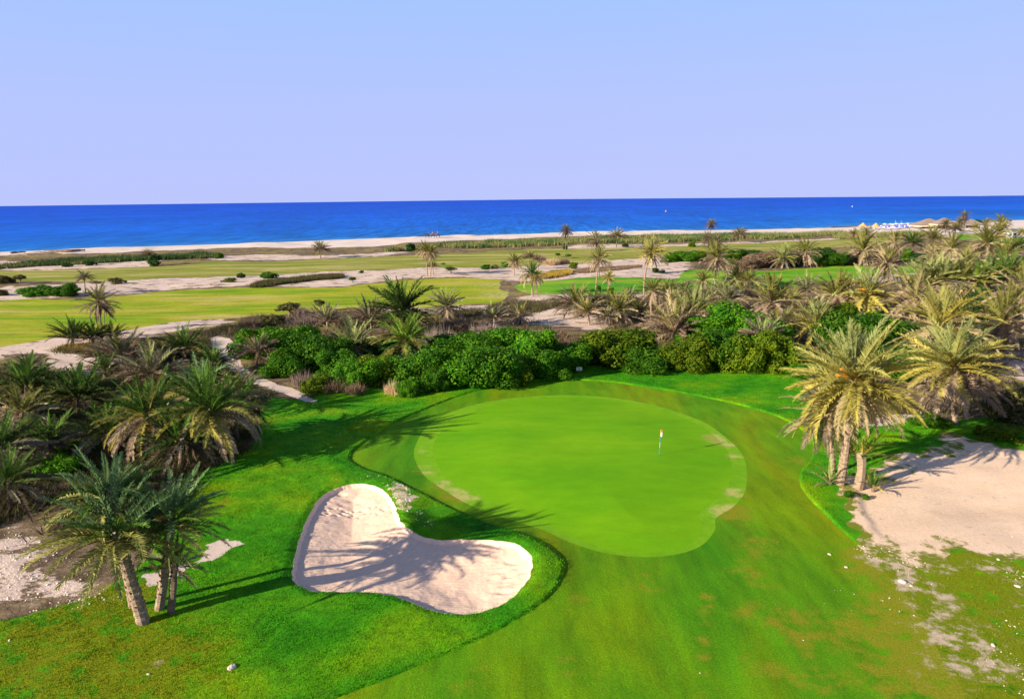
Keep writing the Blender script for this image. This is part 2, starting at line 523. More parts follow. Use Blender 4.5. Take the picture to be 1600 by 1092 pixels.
MAT = {}
MAT['green'] = turf('green_turf', [(0.3, (0.098, 0.30, 0.001)), (0.5, (0.132, 0.338, 0.001)), (0.7, (0.172, 0.368, 0.002))],
                    ((0.36, 0.33, 0.07), (0.2, 0.3, 0.03)), 9.0, 0.09, (0.6, 1.2, 1), 0.25, 0.12, 0.85, 0.06, 0.07)
MAT['collar'] = turf('fringe_turf', [(0.3, (0.128, 0.325, 0.004)), (0.7, (0.172, 0.362, 0.008))],
                     ((0.50, 0.42, 0.16), (0.30, 0.36, 0.05)), 7.0, 0.12, (1, 1, 1), 0, 0.2, 0.72, 0.1, 0.1)
MAT['apron'] = turf('fairway_turf', [(0.32, (0.040, 0.195, 0.002)), (0.45, (0.085, 0.235, 0.002)), (0.56, (0.135, 0.245, 0.001)), (0.66, (0.185, 0.225, 0.001)), (0.78, (0.225, 0.20, 0.004))],
                    ((0.235, 0.225, 0.014), (0.185, 0.215, 0.004)), 11.0, 0.34, (1.0, 0.24, 1), 0.12, 0.12, 0.68, 0.35, 0.24)
MAT['rough'] = turf('rough_turf', [(0.32, (0.018, 0.155, 0.002)), (0.43, (0.040, 0.215, 0.002)), (0.53, (0.075, 0.255, 0.002)), (0.62, (0.135, 0.275, 0.001)), (0.72, (0.20, 0.255, 0.001))],
                    ((0.195, 0.20, 0.003), (0.125, 0.19, 0.002)), 9.0, 0.34, (1, 1, 1), 0, 0.13, 0.62, 0.4, 0.22, 12.0)
MAT['fair'] = turf('far_fairway_turf', [(0.34, (0.12, 0.25, 0.003)), (0.43, (0.21, 0.30, 0.004)), (0.51, (0.30, 0.32, 0.010)), (0.58, (0.36, 0.34, 0.035)), (0.68, (0.45, 0.36, 0.12))],
                   ((0.52, 0.43, 0.20), (0.40, 0.36, 0.10)), 1.5, 0.2, (0.20, 1.0, 1), 0.1, 0.13, 0.74, 0.1, 0.24, 4.0)
MAT['fair_wet'] = turf('watered_fairway_turf', [(0.36, (0.06, 0.25, 0.006)), (0.5, (0.12, 0.32, 0.008)), (0.62, (0.24, 0.33, 0.02))],
                       ((0.50, 0.43, 0.18), (0.36, 0.36, 0.08)), 1.5, 0.2, (0.20, 1.0, 1), 0.1, 0.14, 0.78, 0.1, 0.22, 4.0)
MAT['fair_pale'] = turf('thin_fairway_turf', [(0.36, (0.15, 0.21, 0.012)), (0.5, (0.26, 0.26, 0.035)), (0.62, (0.40, 0.34, 0.11))],
                        ((0.5, 0.42, 0.22), (0.40, 0.35, 0.12)), 1.5, 0.2, (0.2, 1.0, 1), 0.1, 0.13, 0.74, 0.1, 0.24, 4.0)

def sandy(name, c0, c1, speck=None, speck_at=0.66, rip=None, bump=0.3, streak=(1, 1, 1), edge=False):
    g = G(name, 0.95, 0.1)
    q = g.pos(); p = g.pos(streak)
    c = g.mix(g.noise(p, 0.35, 6, 0.6), c0, c1)
    c = g.scalec(c, g.ramp(g.noise(q, 5.0, 4, 0.7), [(0.25, 0.86), (0.75, 1.1)]))
    if speck:
        c = g.mix(g.step(g.noise(p, 1.1, 6, 0.75), speck_at, speck_at + 0.1), c, speck)
    if edge:                                       # thin grass creeping in from the margin
        e = g.math('ADD', g.attr('margin'), g.math('MULTIPLY', g.math('SUBTRACT', g.noise(q, 0.8, 6, 0.75), 0.5), 9.0))
        c = g.mix(g.step(e, 1.3, 0.1), c, g.mix(g.noise(q, 3.0, 4, 0.7), (0.10, 0.165, 0.006), (0.24, 0.21, 0.03)))
    h = g.noise(q, 6.0, 4, 0.7)
    if rip:
        wv = g.n.new('ShaderNodeTexWave')
        wv.wave_type = 'RINGS'
        wv.inputs['Scale'].default_value = rip
        wv.inputs['Distortion'].default_value = 5.0
        wv.inputs['Detail'].default_value = 2.0
        wv.inputs['Detail Scale'].default_value = 0.35
        mp = g.n.new('ShaderNodeMapping')
        mp.inputs['Location'].default_value = (2.0, -40.0, 0)
        g.l(g.tc.outputs['Object'], mp.inputs['Vector'])
        g.l(mp.outputs[0], wv.inputs['Vector'])
        h = g.math('ADD', h, g.math('MULTIPLY', wv.outputs['Fac'], 0.35))
    g.bump(h, bump, 0.08)
    return g.col(c)

MAT['bunker'] = sandy('bunker_sand', (0.85, 0.595, 0.425), (0.79, 0.54, 0.375), None, rip=1.1, bump=0.16)
MAT['splash'] = sandy('splashed_sand', (0.66, 0.55, 0.42), (0.45, 0.37, 0.2), (0.12, 0.2, 0.01), 0.47, bump=0.9)
MAT['path'] = sandy('path_sand', (0.70, 0.55, 0.45), (0.56, 0.43, 0.34), (0.34, 0.26, 0.19), 0.66, bump=0.4)
MAT['clear'] = sandy('trodden_sand', (0.86, 0.64, 0.46), (0.66, 0.45, 0.28), (0.44, 0.31, 0.17), 0.60, bump=0.4, streak=(0.5, 1.2, 1), edge=True)
MAT['beach'] = sandy('beach_sand', (0.80, 0.66, 0.56), (0.64, 0.51, 0.42), (0.26, 0.20, 0.15), 0.60, bump=0.5, streak=(0.12, 0.5, 1))

g = G('open_ground', 0.95, 0.1)
q = g.pos()
sandc = g.mix(g.noise(q, 0.3, 5, 0.6), (0.74, 0.58, 0.47), (0.57, 0.42, 0.32))
dryc = g.ramp(g.noise(q, 0.55, 6, 0.7), [(0.30, (0.055, 0.038, 0.022)), (0.45, (0.13, 0.088, 0.050)), (0.58, (0.24, 0.17, 0.10)), (0.72, (0.46, 0.35, 0.26))])
grassy = g.ramp(g.noise(q, 0.8, 4, 0.7), [(0.3, (0.18, 0.15, 0.03)), (0.7, (0.33, 0.26, 0.07))])
dryc = g.mix(g.step(g.noise(q, 0.11, 4, 0.6), 0.5, 0.6), dryc, grassy)
s = g.math('SUBTRACT', g.math('MULTIPLY', g.noise(g.pos((0.5, 1.0, 1)), 0.40, 7, 0.74), 15.0), 7.6)
m = g.step(g.math('ADD', g.attr('sand'), s), 0.5, -0.3)
c = g.mix(m, dryc, sandc)
c = g.scalec(c, g.ramp(g.noise(q, 4.0, 4, 0.75), [(0.25, 0.78), (0.75, 1.18)]))
g.bump(g.noise(q, 3.5, 5, 0.75), 0.8, 0.15)
MAT['ground'] = g.col(c)

g = G('sea_water', 0.55, 0.04)
pw = g.pos((0.8, 0.10, 1), (0, 0, 0.0)); pl = g.pos((0.05, 0.03, 1), (0, 0, 0.2))
dd = g.attr('offshore')
c = g.ramp(g.math('DIVIDE', dd, 3000.0, True), [(0.0, (0.03, 0.20, 0.45)), (0.012, (0.004, 0.135, 0.50)), (0.06, (0.001, 0.105, 0.52)), (0.25, (0.0, 0.080, 0.52)), (0.6, (0.0, 0.068, 0.51)), (1.0, (0.0, 0.062, 0.50))])
c = g.scalec(c, g.ramp(g.noise(pl, 0.12, 7, 0.7), [(0.3, 0.70), (0.7, 1.28)]))
c = g.scalec(c, g.ramp(g.noise(pw, 0.22, 6, 0.8), [(0.36, 0.60), (0.64, 1.48)]))
foam = g.step(g.math('ADD', dd, g.math('MULTIPLY', g.noise(g.pos(), 0.12, 5, 0.7), 9.0)), 8.5, 4.5)
c = g.mix(g.math('MULTIPLY', foam, 0.65), c, (0.62, 0.66, 0.70))
g.bump(g.noise(pw, 0.35, 5, 0.7), 0.6, 1.0)
MAT['sea'] = g.col(c)

def frond_mat(name, c, var=0.25, tl=0.28):
    g = G(name, 0.7, 0.08)
    n = g.noise(g.pos((1, 1, 1), rnd=True), 2.2, 3)
    cc = g.scalec(c, g.ramp(n, [(0.3, 1 - var * 0.7), (0.7, 1 + var * 0.7)]))
    cc = g.scalec(cc, g.rnd(1 - var, 1 + var))
    return g.leafy(cc, tl)

FR = {k: frond_mat('frond_' + k, c) for k, c in {
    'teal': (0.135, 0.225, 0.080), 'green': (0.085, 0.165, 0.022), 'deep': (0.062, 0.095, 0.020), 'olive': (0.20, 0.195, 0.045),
    'pale': (0.35, 0.335, 0.09), 'sage': (0.28, 0.305, 0.10), 'yellow': (0.40, 0.34, 0.070), 'straw': (0.46, 0.37, 0.18), 'tan': (0.40, 0.295, 0.19),
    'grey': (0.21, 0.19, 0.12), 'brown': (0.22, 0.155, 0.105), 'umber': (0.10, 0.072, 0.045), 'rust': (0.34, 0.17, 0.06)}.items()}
FR['bright'] = frond_mat('frond_bright', (0.17, 0.27, 0.03))

def bark(name, c0, c1):
    g = G(name, 0.95, 0.1)
    q = g.pos()
    c = g.mix(g.noise(q, 3.0, 5, 0.7), c0, c1)
    c = g.scalec(c, g.ramp(g.noise(g.pos((1, 1, 5)), 3.0, 3), [(0.3, 0.6), (0.7, 1.25)]))
    g.bump(g.noise(g.pos((1, 1, 3)), 6.0, 3), 0.8, 0.1)
    return g.col(c)
MAT['trunk'] = bark('palm_bark', (0.42, 0.31, 0.21), (0.26, 0.18, 0.12))
MAT['trunk_dark'] = bark('dark_palm_bark', (0.26, 0.19, 0.13), (0.15, 0.10, 0.07))
MAT['twig'] = bark('twig_bark', (0.24, 0.17, 0.12), (0.15, 0.10, 0.07))
MAT['fruit'] = frond_mat('date_stalks', (0.62, 0.25, 0.03), 0.15, 0.1)

def leaf_mat(name, c0, c1, tl=0.25):
    g = G(name, 0.65, 0.10)
    p = g.pos(rnd=True)
    c = g.mix(g.step(g.noise(p, 3.2, 4, 0.65), 0.38, 0.62), c0, c1)
    c = g.scalec(c, g.rnd(0.75, 1.25))
    return g.leafy(c, tl)
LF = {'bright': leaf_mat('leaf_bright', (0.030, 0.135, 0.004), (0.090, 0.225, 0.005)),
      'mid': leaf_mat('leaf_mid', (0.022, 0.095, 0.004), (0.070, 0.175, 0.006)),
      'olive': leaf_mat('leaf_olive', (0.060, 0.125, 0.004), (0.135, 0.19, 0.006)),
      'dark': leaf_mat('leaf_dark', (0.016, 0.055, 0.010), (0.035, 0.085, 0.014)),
      'drab': leaf_mat('leaf_drab', (0.075, 0.075, 0.025), (0.13, 0.12, 0.04)),
      'brown': leaf_mat('leaf_brown', (0.15, 0.10, 0.06), (0.26, 0.18, 0.11)),
      'mauve': leaf_mat('leaf_mauve', (0.20, 0.145, 0.12), (0.32, 0.24, 0.19)),
      'straw': leaf_mat('leaf_straw', (0.52, 0.36, 0.19), (0.65, 0.48, 0.28)),
      'gold': leaf_mat('leaf_gold', (0.32, 0.21, 0.03), (0.42, 0.29, 0.06)),
      'reed': leaf_mat('leaf_reed', (0.10, 0.13, 0.03), (0.28, 0.25, 0.10)),
      'reedgreen': leaf_mat('leaf_reed_green', (0.03, 0.09, 0.025), (0.09, 0.14, 0.035))}

def plain(name, c, rough=0.6, spec=0.3, var=0.08, scale=8.0):
    g = G(name, rough, spec)
    return g.col(g.scalec(c, g.ramp(g.noise(g.pos(), scale, 4, 0.7), [(0.3, 1 - var), (0.7, 1 + var)])))
MAT['white'] = plain('white_paint', (0.66, 0.65, 0.63))
MAT['blue'] = plain('blue_paint', (0.03, 0.25, 0.55))
MAT['navy'] = plain('blue_cloth', (0.08, 0.14, 0.55))
MAT['red'] = plain('red_cloth', (0.65, 0.09, 0.06))
MAT['cream'] = plain('cream_paint', (0.72, 0.60, 0.34))
MAT['yellowp'] = plain('yellow_paint', (0.75, 0.55, 0.10))
MAT['orange'] = plain('orange_paint', (0.75, 0.28, 0.05))
MAT['wood'] = plain('weathered_wood', (0.26, 0.18, 0.11), 0.85, 0.1, 0.25)
MAT['thatch'] = plain('grey_thatch', (0.26, 0.195, 0.15), 0.95, 0.05, 0.3, 2.0)
MAT['thatch_new'] = plain('golden_thatch', (0.58, 0.33, 0.10), 0.95, 0.05, 0.25, 2.0)
MAT['dark'] = plain('dark_hide', (0.035, 0.028, 0.025), 0.7, 0.2)
MAT['bay'] = plain('bay_hide', (0.12, 0.06, 0.03), 0.7, 0.2)
MAT['skin'] = plain('skin', (0.42, 0.25, 0.17), 0.6, 0.3)
MAT['stone'] = plain('pale_stone', (0.60, 0.51, 0.40), 0.9, 0.1, 0.25, 3.0)
MAT['sign'] = plain('sign_face', (0.80, 0.74, 0.52))
MAT['ink'] = plain('dark_ink', (0.06, 0.05, 0.04))
MAT['weed'] = plain('dried_seaweed', (0.16, 0.10, 0.08), 0.95, 0.05, 0.35, 0.6)

# ------------------------------------------------------------------ the ground: one graded sheet cut along the outlines
def cut(V, T, d):
    ins = d < 0
    s = ins[T].sum(1)
    mixed = T[(s == 1) | (s == 2)]
    if not len(mixed):
        return V, T[s == 3], T[s == 0]
    mi = ins[mixed]
    one = mi.sum(1) == 1
    odd = np.where(one, np.argmax(mi, 1), np.argmin(mi, 1))
    k = np.arange(len(mixed))
    a = mixed[k, odd]; b = mixed[k, (odd + 1) % 3]; c = mixed[k, (odd + 2) % 3]
    E = np.concatenate([np.sort(np.stack([a, b], 1), 1), np.sort(np.stack([a, c], 1), 1)])
    U, inv = np.unique(E[:, 0].astype(np.int64) * (len(V) + 1) + E[:, 1], return_inverse=True)
    e0 = U // (len(V) + 1); e1 = U % (len(V) + 1)
    t = d[e0] / (d[e0] - d[e1])
    t = np.clip(t, 0.02, 0.98)[:, None]
    W = V[e0] * (1 - t) + V[e1] * t
    ab = len(V) + inv[:len(a)]; ac = len(V) + inv[len(a):]
    odd_t = np.stack([a, ab, ac], 1)
    rest = np.concatenate([np.stack([ab, b, c], 1), np.stack([ab, c, ac], 1)])
    one2 = np.concatenate([one, one])
    Tin = np.concatenate([T[s == 3], odd_t[one], rest[~one2]])
    Tout = np.concatenate([T[s == 0], odd_t[~one], rest[one2]])
    return np.concatenate([V, W]), Tin, Tout

def _grid():
    ang = np.concatenate([np.arange(-180, -48, 6.0), np.arange(-48, -42, 1.0), np.arange(-42, 42.01, 0.2), np.arange(43, 48.1, 1.0), np.arange(54, 180, 6.0)])
    r = [0.5, 6, 12, 17, 20]
    while r[-1] < 105: r.append(r[-1] * 1.0062)
    while r[-1] < 720: r.append(r[-1] * 1.012)
    while r[-1] < 5200: r.append(r[-1] * 1.12)
    r = np.array(r)
    A, Rr = np.meshgrid(np.radians(ang), r, indexing='ij')
    V = np.stack([Rr * np.sin(A), Rr * np.cos(A)], -1).reshape(-1, 2)
    na, nr = len(ang), len(r)
    i = np.arange(na)[:, None]; j = np.arange(nr - 1)[None, :]
    p = i * nr + j; q = ((i + 1) % na) * nr + j
    T = np.concatenate([np.stack([p, q, q + 1], -1).reshape(-1, 3), np.stack([p, q + 1, p + 1], -1).reshape(-1, 3)])
    mid = np.arange(na) * nr
    V = np.vstack([V, [[0, 0]]])
    T = np.concatenate([T, np.stack([np.full(na, len(V) - 1), np.roll(mid, -1), mid], 1)])
    # face up
    a, b, c = V[T[:, 0]], V[T[:, 1]], V[T[:, 2]]
    z = (b[:, 0] - a[:, 0]) * (c[:, 1] - a[:, 1]) - (b[:, 1] - a[:, 1]) * (c[:, 0] - a[:, 0])
    T[z < 0] = T[z < 0][:, [0, 2, 1]]
    return V, T

V, T = _grid()
V, a_, T = cut(V, T, Z_SEA.d(V[:, 0], V[:, 1], 90) + 40)         # land stops under water, 40 m off the shore
for zz, lv in ((Z_APRON, 0.0), (Z_APRON, 0.16), (Z_BUNKER, -0.22), (Z_BUNKER, 0.0)):
    V, a_, b_ = cut(V, T, zz.d(V[:, 0], V[:, 1]) - lv)
    T = np.concatenate([a_, b_])
PIECES = []
def take(zone, name, mat, label, cat, kindmat=None):
    global V, T
    V, Tin, T = cut(V, T, zone.d(V[:, 0], V[:, 1]))
    PIECES.append((name, Tin, mat, label, cat))
take(Z_GREEN, 'putting_green', 'green', 'smooth bright putting green around the flagstick', 'putting green')
take(Z_COLLAR, 'green_fringe', 'collar', 'pale mown fringe circling the putting green, with dry straw patches', 'grass fringe')
take(Z_BUNKER, 'sand_bunker', 'bunker', 'kidney shaped bunker of raked pinkish sand below the green', 'bunker')
take(Z_SPLASH, 'splashed_sand', 'splash', 'strip of splashed sand and pebbles on the upper bunker lip', 'sand')
take(Z_APRON, 'fairway', 'apron', 'worn olive fairway wrapping round the putting green', 'fairway')
take(Z_PATH, 'sandy_path', 'path', 'narrow pale sandy path winding down past the hedge to the grass', 'path')
take(Z_CLEAR, 'sandy_clearing', 'clear', 'wide bare clearing of trodden sand beside the big yellow palm', 'sand')
take(Z_STREAK, 'sandy_patch', 'path', 'streak of bare sand behind the leaning palms', 'sand')
take(Z_ROUGH, 'rough', 'rough', 'thick vivid green rough around the bunker and fairway', 'rough')
FL = ['long yellow green fairway crossing behind the hedge', 'narrow pale fairway strip nearest the beach', 'watered bright green fairway behind the grey thicket',
      'small bright green lawn by the thatched beach bar']
for (nm, zf), lb, mt in zip(Z_FAR, FL, ('fair', 'fair_pale', 'fair_wet', 'fair_wet')):
    take(zf, 'fairway', mt, lb, 'fairway')
take(Z_BEACH, 'beach', 'beach', 'long pale beach between the reeds and the blue sea', 'beach')
PIECES.append(('ground', T, 'ground', 'open sandy ground with dry litter between the fairways', 'ground'))

DRY = [(1460, 990, 2.2, .8), (1490, 1060, 2.2, .85), (1425, 940, 1.8, .7), (1106, 930, .5, .7), (1105, 950, .5, .6), (1104, 975, .5, .7), (1102, 1000, .5, .6), (1100, 1025, .5, .7), (1098, 1050, .5, .6), (1096, 1080, .5, .7), (1170, 900, 1.5, .5), (1180, 960, 1.2, .6), (1190, 1040, 1.3, .6), (1230, 960, 1.6, .5), (1265, 1000, 1.2, .6), (1275, 1060, 1.2, .6), (1330, 980, 1.5, .5), (1380, 1060, 1.6, .5), (1040, 980, 1.2, .45), (880, 1040, 1.2, .5), (1000, 920, 1.5, .4), (760, 1050, 1.2, .45), (1250, 720, 1.6, .7), (1215, 760, 1.4, .4), (1190, 850, 1.6, .5),
       (1128, 692, 1.2, 1.2), (1112, 682, 1.0, 1.1), (1150, 715, 1.0, .8), (1150, 770, 1.1, .9), (1160, 745, .8, .5), (1140, 796, 1.0, 1.0), (660, 735, 1.2, .9), (690, 760, 1.3, .9), (720, 778, 1.4, 1.1), (655, 705, 1.0, .5),
       (1150, 808, 1.6, .8), (1230, 690, 3, .3), (1200, 650, 3, .4), (1070, 625, 3, .35), (1110, 950, 1.1, .3), (905, 940, .8, .6), (1180, 870, 3, .25),
       (1010, 890, 2.0, .35), (940, 615, 2.5, .35), (1270, 840, 2, .3), (850, 845, 1.5, .35), (960, 1060, 1.6, .3), (700, 1075, 1.5, .3),
       (100, 1030, 5, .85), (30, 1000, 4, .5), (240, 1060, 4, .7), (180, 940, 2, .9), (330, 790, 2.2, .7), (300, 860, 2, .6), (1500, 980, 5, .75), (1580, 960, 4, .6), (1590, 1060, 4, .8), (1440, 900, 1.3, .9), (1400, 882, 1.4, 1.5), (1360, 868, 1.2, 1.8), (1480, 930, 1.2, .9), (1530, 1000, .8, .8), (1560, 1040, .7, .7), (1590, 905, 1.5, 1.3), (1540, 880, 1.4, 1.8), (1470, 880, 1.3, 1.6), (1600, 940, 1.2, 1.0), (1410, 910, .8, 1.5), (1330, 888, .6, 1.6),
       (450, 640, 3, .3), (560, 650, 4, .15), (420, 660, 2, .6), (960, 578, 2, .5), (260, 1035, 1.5, .6), (800, 460, 9, .9), (770, 445, 7, .7), (1430, 690, 2, .4)]
def dryness(x, y):
    o = np.zeros(len(x))
    for u, v, r, s in DRY:
        X, Y = px0(u, v)
        o += s * np.exp(-((x - X) ** 2 + (y - Y) ** 2) / (r * r))
    return o

def subdivide(V, T):
    E = np.sort(np.concatenate([T[:, [0, 1]], T[:, [1, 2]], T[:, [2, 0]]]), 1)
    U, inv = np.unique(E[:, 0].astype(np.int64) * (len(V) + 1) + E[:, 1], return_inverse=True)
    W = 0.5 * (V[U // (len(V) + 1)] + V[U % (len(V) + 1)])
    m = len(T); ab, bc, ca = inv[:m] + len(V), inv[m:2 * m] + len(V), inv[2 * m:] + len(V)
    a, b, c = T.T
    return np.vstack([V, W]), np.concatenate([np.stack(t, 1) for t in ((a, ab, ca), (ab, b, bc), (ca, bc, c), (ab, bc, ca))])

ZALL = height(V[:, 0], V[:, 1])
rim = np.zeros(len(V), bool)
for name, t, mat, label, cat in PIECES:
    used, inv = np.unique(t.ravel(), return_inverse=True)
    P = V[used]; tt = inv.reshape(-1, 3); z = ZALL[used]
    if name == 'sand_bunker':
        P, tt = subdivide(P, tt); P, tt = subdivide(P, tt)
        z = height(P[:, 0], P[:, 1])
        inside = smooth(0.0, 0.4, -Z_BUNKER.d(P[:, 0], P[:, 1]))
        dent = 0.05 * (fbm(P[:, 0] * 1.6, P[:, 1] * 1.6, 77, 3) - 0.5)
        fr = random.Random(5)
        for i in range(34):                                     # a walker's footprints across the upper half
            u = 492 + 128 * (i % 17) / 16 + fr.uniform(-3, 3)
            X, Y = px0(u, 806 + (4 if i < 17 else -3) + fr.uniform(-3, 3), -0.6)
            dent -= 0.10 * np.exp(-(((P[:, 0] - X) / 0.15) ** 2 + ((P[:, 1] - Y) / 0.11) ** 2))
        for i in range(40):                                     # scuffs along the upper and outer lips
            u, v = fr.choice([(fr.uniform(500, 600), fr.uniform(775, 795)), (fr.uniform(780, 826), fr.uniform(880, 935))])
            X, Y = px0(u, v, -0.5)
            dent -= fr.uniform(0.03, 0.08) * np.exp(-(((P[:, 0] - X) / 0.35) ** 2 + ((P[:, 1] - Y) / 0.2) ** 2))
        z = z + dent * inside
    me = mesh(name, np.column_stack([P, z]), tt, [MAT[mat]], True)
    if mat in ('green', 'collar', 'apron', 'rough', 'fair', 'fair_wet', 'fair_pale'):
        at_ = me.attributes.new('dry', 'FLOAT', 'POINT')
        at_.data.foreach_set('value', dryness(P[:, 0], P[:, 1]).astype(np.float32))
    if mat == 'clear':
        me.attributes.new('margin', 'FLOAT', 'POINT').data.foreach_set('value', np.minimum(-Z_CLEAR.d(P[:, 0], P[:, 1]), 8).astype(np.float32))
    if mat == 'ground':
        s_ = np.full(len(P), 60.0)
        for zs in Z_SAND:
            s_ = np.minimum(s_, zs.d(P[:, 0], P[:, 1], 8))
        s_ = np.minimum(s_, 1.9 + Zone([(-60, 838), (50, 828), (95, 860), (120, 895), (165, 925), (60, 952), (-60, 985)], n=4, jit=1.0).d(P[:, 0], P[:, 1], 8))
        s_ = np.maximum(s_, -0.75)
        s_ = np.minimum(s_, -0.6 + 4.5 * smooth(25, 75, Z_SEA.d(P[:, 0], P[:, 1], 90)))
        at_ = me.attributes.new('sand', 'FLOAT', 'POINT')
        at_.data.foreach_set('value', s_.astype(np.float32))
    tag(link(name, me), label, cat, None, 'structure')

# the sea, out to the horizon
r = [0.0]
while (60 * 1.06 ** len(r)) < 60000: r.append(60 * 1.06 ** len(r))
r = np.array(r[1:]); ang = np.radians(np.arange(0, 360, 2.0))
A, Rr = np.meshgrid(ang, r, indexing='ij')
SV = np.stack([Rr * np.sin(A), Rr * np.cos(A)], -1).reshape(-1, 2)
na, nr = len(ang), len(r)
i = np.arange(na)[:, None]; j = np.arange(nr - 1)[None, :]
p = i * nr + j; q = ((i + 1) % na) * nr + j
ST = np.concatenate([np.stack([p, q + 1, q], -1).reshape(-1, 3), np.stack([p, p + 1, q + 1], -1).reshape(-1, 3)])
off = -Z_SEA.raw(SV[:, 0], SV[:, 1])
V2, a_, keep = cut(SV, ST, off + 60)
off2 = -Z_SEA.raw(V2[:, 0], V2[:, 1])
used, inv = np.unique(keep.ravel(), return_inverse=True)
me = mesh('sea', np.column_stack([V2[used], np.full(len(used), SEA_Z)]), inv.reshape(-1, 3)[:, ::-1], [MAT['sea']], True)
me.attributes.new('offshore', 'FLOAT', 'POINT').data.foreach_set('value', np.maximum(off2[used], 0).astype(np.float32))
if me.polygons[0].normal.z < 0:
    me.flip_normals()
tag(link('sea', me), 'deep blue sea reaching to the horizon', 'sea', None, 'structure')

# ------------------------------------------------------------------ palms
def frond_mesh(name, curve, hi, seed, droop=0.0):
    """one feather of unit length along +X, arching towards -Z"""
    r = random.Random(seed)
    Vv, Ff = [], []
    ns = 9 if hi else 6
    lat = r.uniform(-0.14, 0.14)
    def pt(t):
        n = 24; x = z = 0.0
        for k in range(n):
            s = t * (k + 0.5) / n
            a = -curve * s ** 1.35
            x += math.cos(a) * t / n; z += math.sin(a) * t / n
        return Vector((x, lat * t * t, z)), -curve * t ** 1.35
    sec = []
    for i in range(ns):
        t = i / (ns - 1)
        p, a = pt(t)
        wd = 0.013 * (1 - t) + 0.002
        up = Vector((-math.sin(a), 0, math.cos(a)))
        sec.append(len(Vv))
        Vv += [p + Vector((0, wd, 0)), p + Vector((0, -wd, 0)), p - up * wd * 1.2]
    for i in range(ns - 1):
        a, b = sec[i], sec[i + 1]
        Ff += [(a, b, b + 1), (a, b + 1, a + 1), (a, a + 2, b + 2), (a, b + 2, b), (a + 1, b + 1, b + 2), (a + 1, b + 2, a + 2)]
    m = 38 if hi else 20
    wl = 0.019 if hi else 0.062
    for i in range(m):
        for sd in (-1, 1):
            t = 0.14 + 0.86 * (i + r.uniform(0, 0.8)) / m
            p, a = pt(min(t, 0.995))
            T = Vector((math.cos(a), 0, math.sin(a)))
            N = Vector((-math.sin(a), 0, math.cos(a)))
            ln = (0.145 if hi else 0.18) * (math.sin(math.pi * (0.14 + 0.80 * t)) ** 0.75) * r.uniform(0.8, 1.12)
            fw = R_(66 - 38 * t + r.uniform(-9, 9))
            up = R_(30 + r.uniform(-22, 22))
            d = (T * math.cos(fw) + (Vector((0, sd, 0)) * math.cos(up) + N * math.sin(up)) * math.sin(fw)).normalized()
            tip = p + d * ln - Vector((0, 0, 1)) * ln * (0.10 + droop) * r.uniform(0.5, 1.5)
            mid = p + d * ln * 0.5
            b = len(Vv)
            if hi:
                Vv += [p - T * wl * 0.5, p + T * wl * 0.5, mid + T * wl * 0.62, mid - T * wl * 0.62, tip]
                Ff += [(b, b + 1, b + 2), (b, b + 2, b + 3), (b + 3, b + 2, b + 4)]
            else:
                Vv += [p - T * wl * 0.5, p + T * wl * 0.5, tip]
                Ff += [(b, b + 1, b + 2)]
    return mesh(name, [tuple(q) for q in Vv], Ff, [FR['olive']])

CURV = (0.25, 0.6, 1.0, 1.45)
FM = {(h, c, k): frond_mesh('frond', CURV[c], h, 100 + 10 * c + k + 5 * h, 0.25 if c == 3 else 0.05) for h in (True, False) for c in range(4) for k in range(4)}

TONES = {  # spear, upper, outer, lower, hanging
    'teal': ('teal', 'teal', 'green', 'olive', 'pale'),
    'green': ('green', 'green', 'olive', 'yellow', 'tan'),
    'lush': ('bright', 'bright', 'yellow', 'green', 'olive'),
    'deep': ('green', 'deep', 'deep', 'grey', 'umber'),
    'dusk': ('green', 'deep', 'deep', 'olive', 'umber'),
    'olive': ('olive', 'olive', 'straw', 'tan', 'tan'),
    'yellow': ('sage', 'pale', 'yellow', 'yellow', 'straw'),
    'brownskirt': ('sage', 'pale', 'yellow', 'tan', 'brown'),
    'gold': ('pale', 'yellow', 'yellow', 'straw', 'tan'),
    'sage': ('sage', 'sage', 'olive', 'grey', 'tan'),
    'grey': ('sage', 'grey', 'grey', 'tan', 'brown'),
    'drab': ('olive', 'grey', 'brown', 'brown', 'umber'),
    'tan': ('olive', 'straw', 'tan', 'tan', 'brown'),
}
STYLES = {  # top angle, bottom angle, spread of the bases, exponent
    'skirt': (86, -64, 0.16, 0.95), 'tall': (84, -62, 0.13, 0.9), 'lush': (84, -28, 0.2, 0.85), 'open': (87, -4, 0.2, 0.72), 'fan': (84, 8, 0.45, 0.75), 'clump': (82, -18, 0.5, 0.75), 'sprout': (82, 25, 0.12, 0.8)}

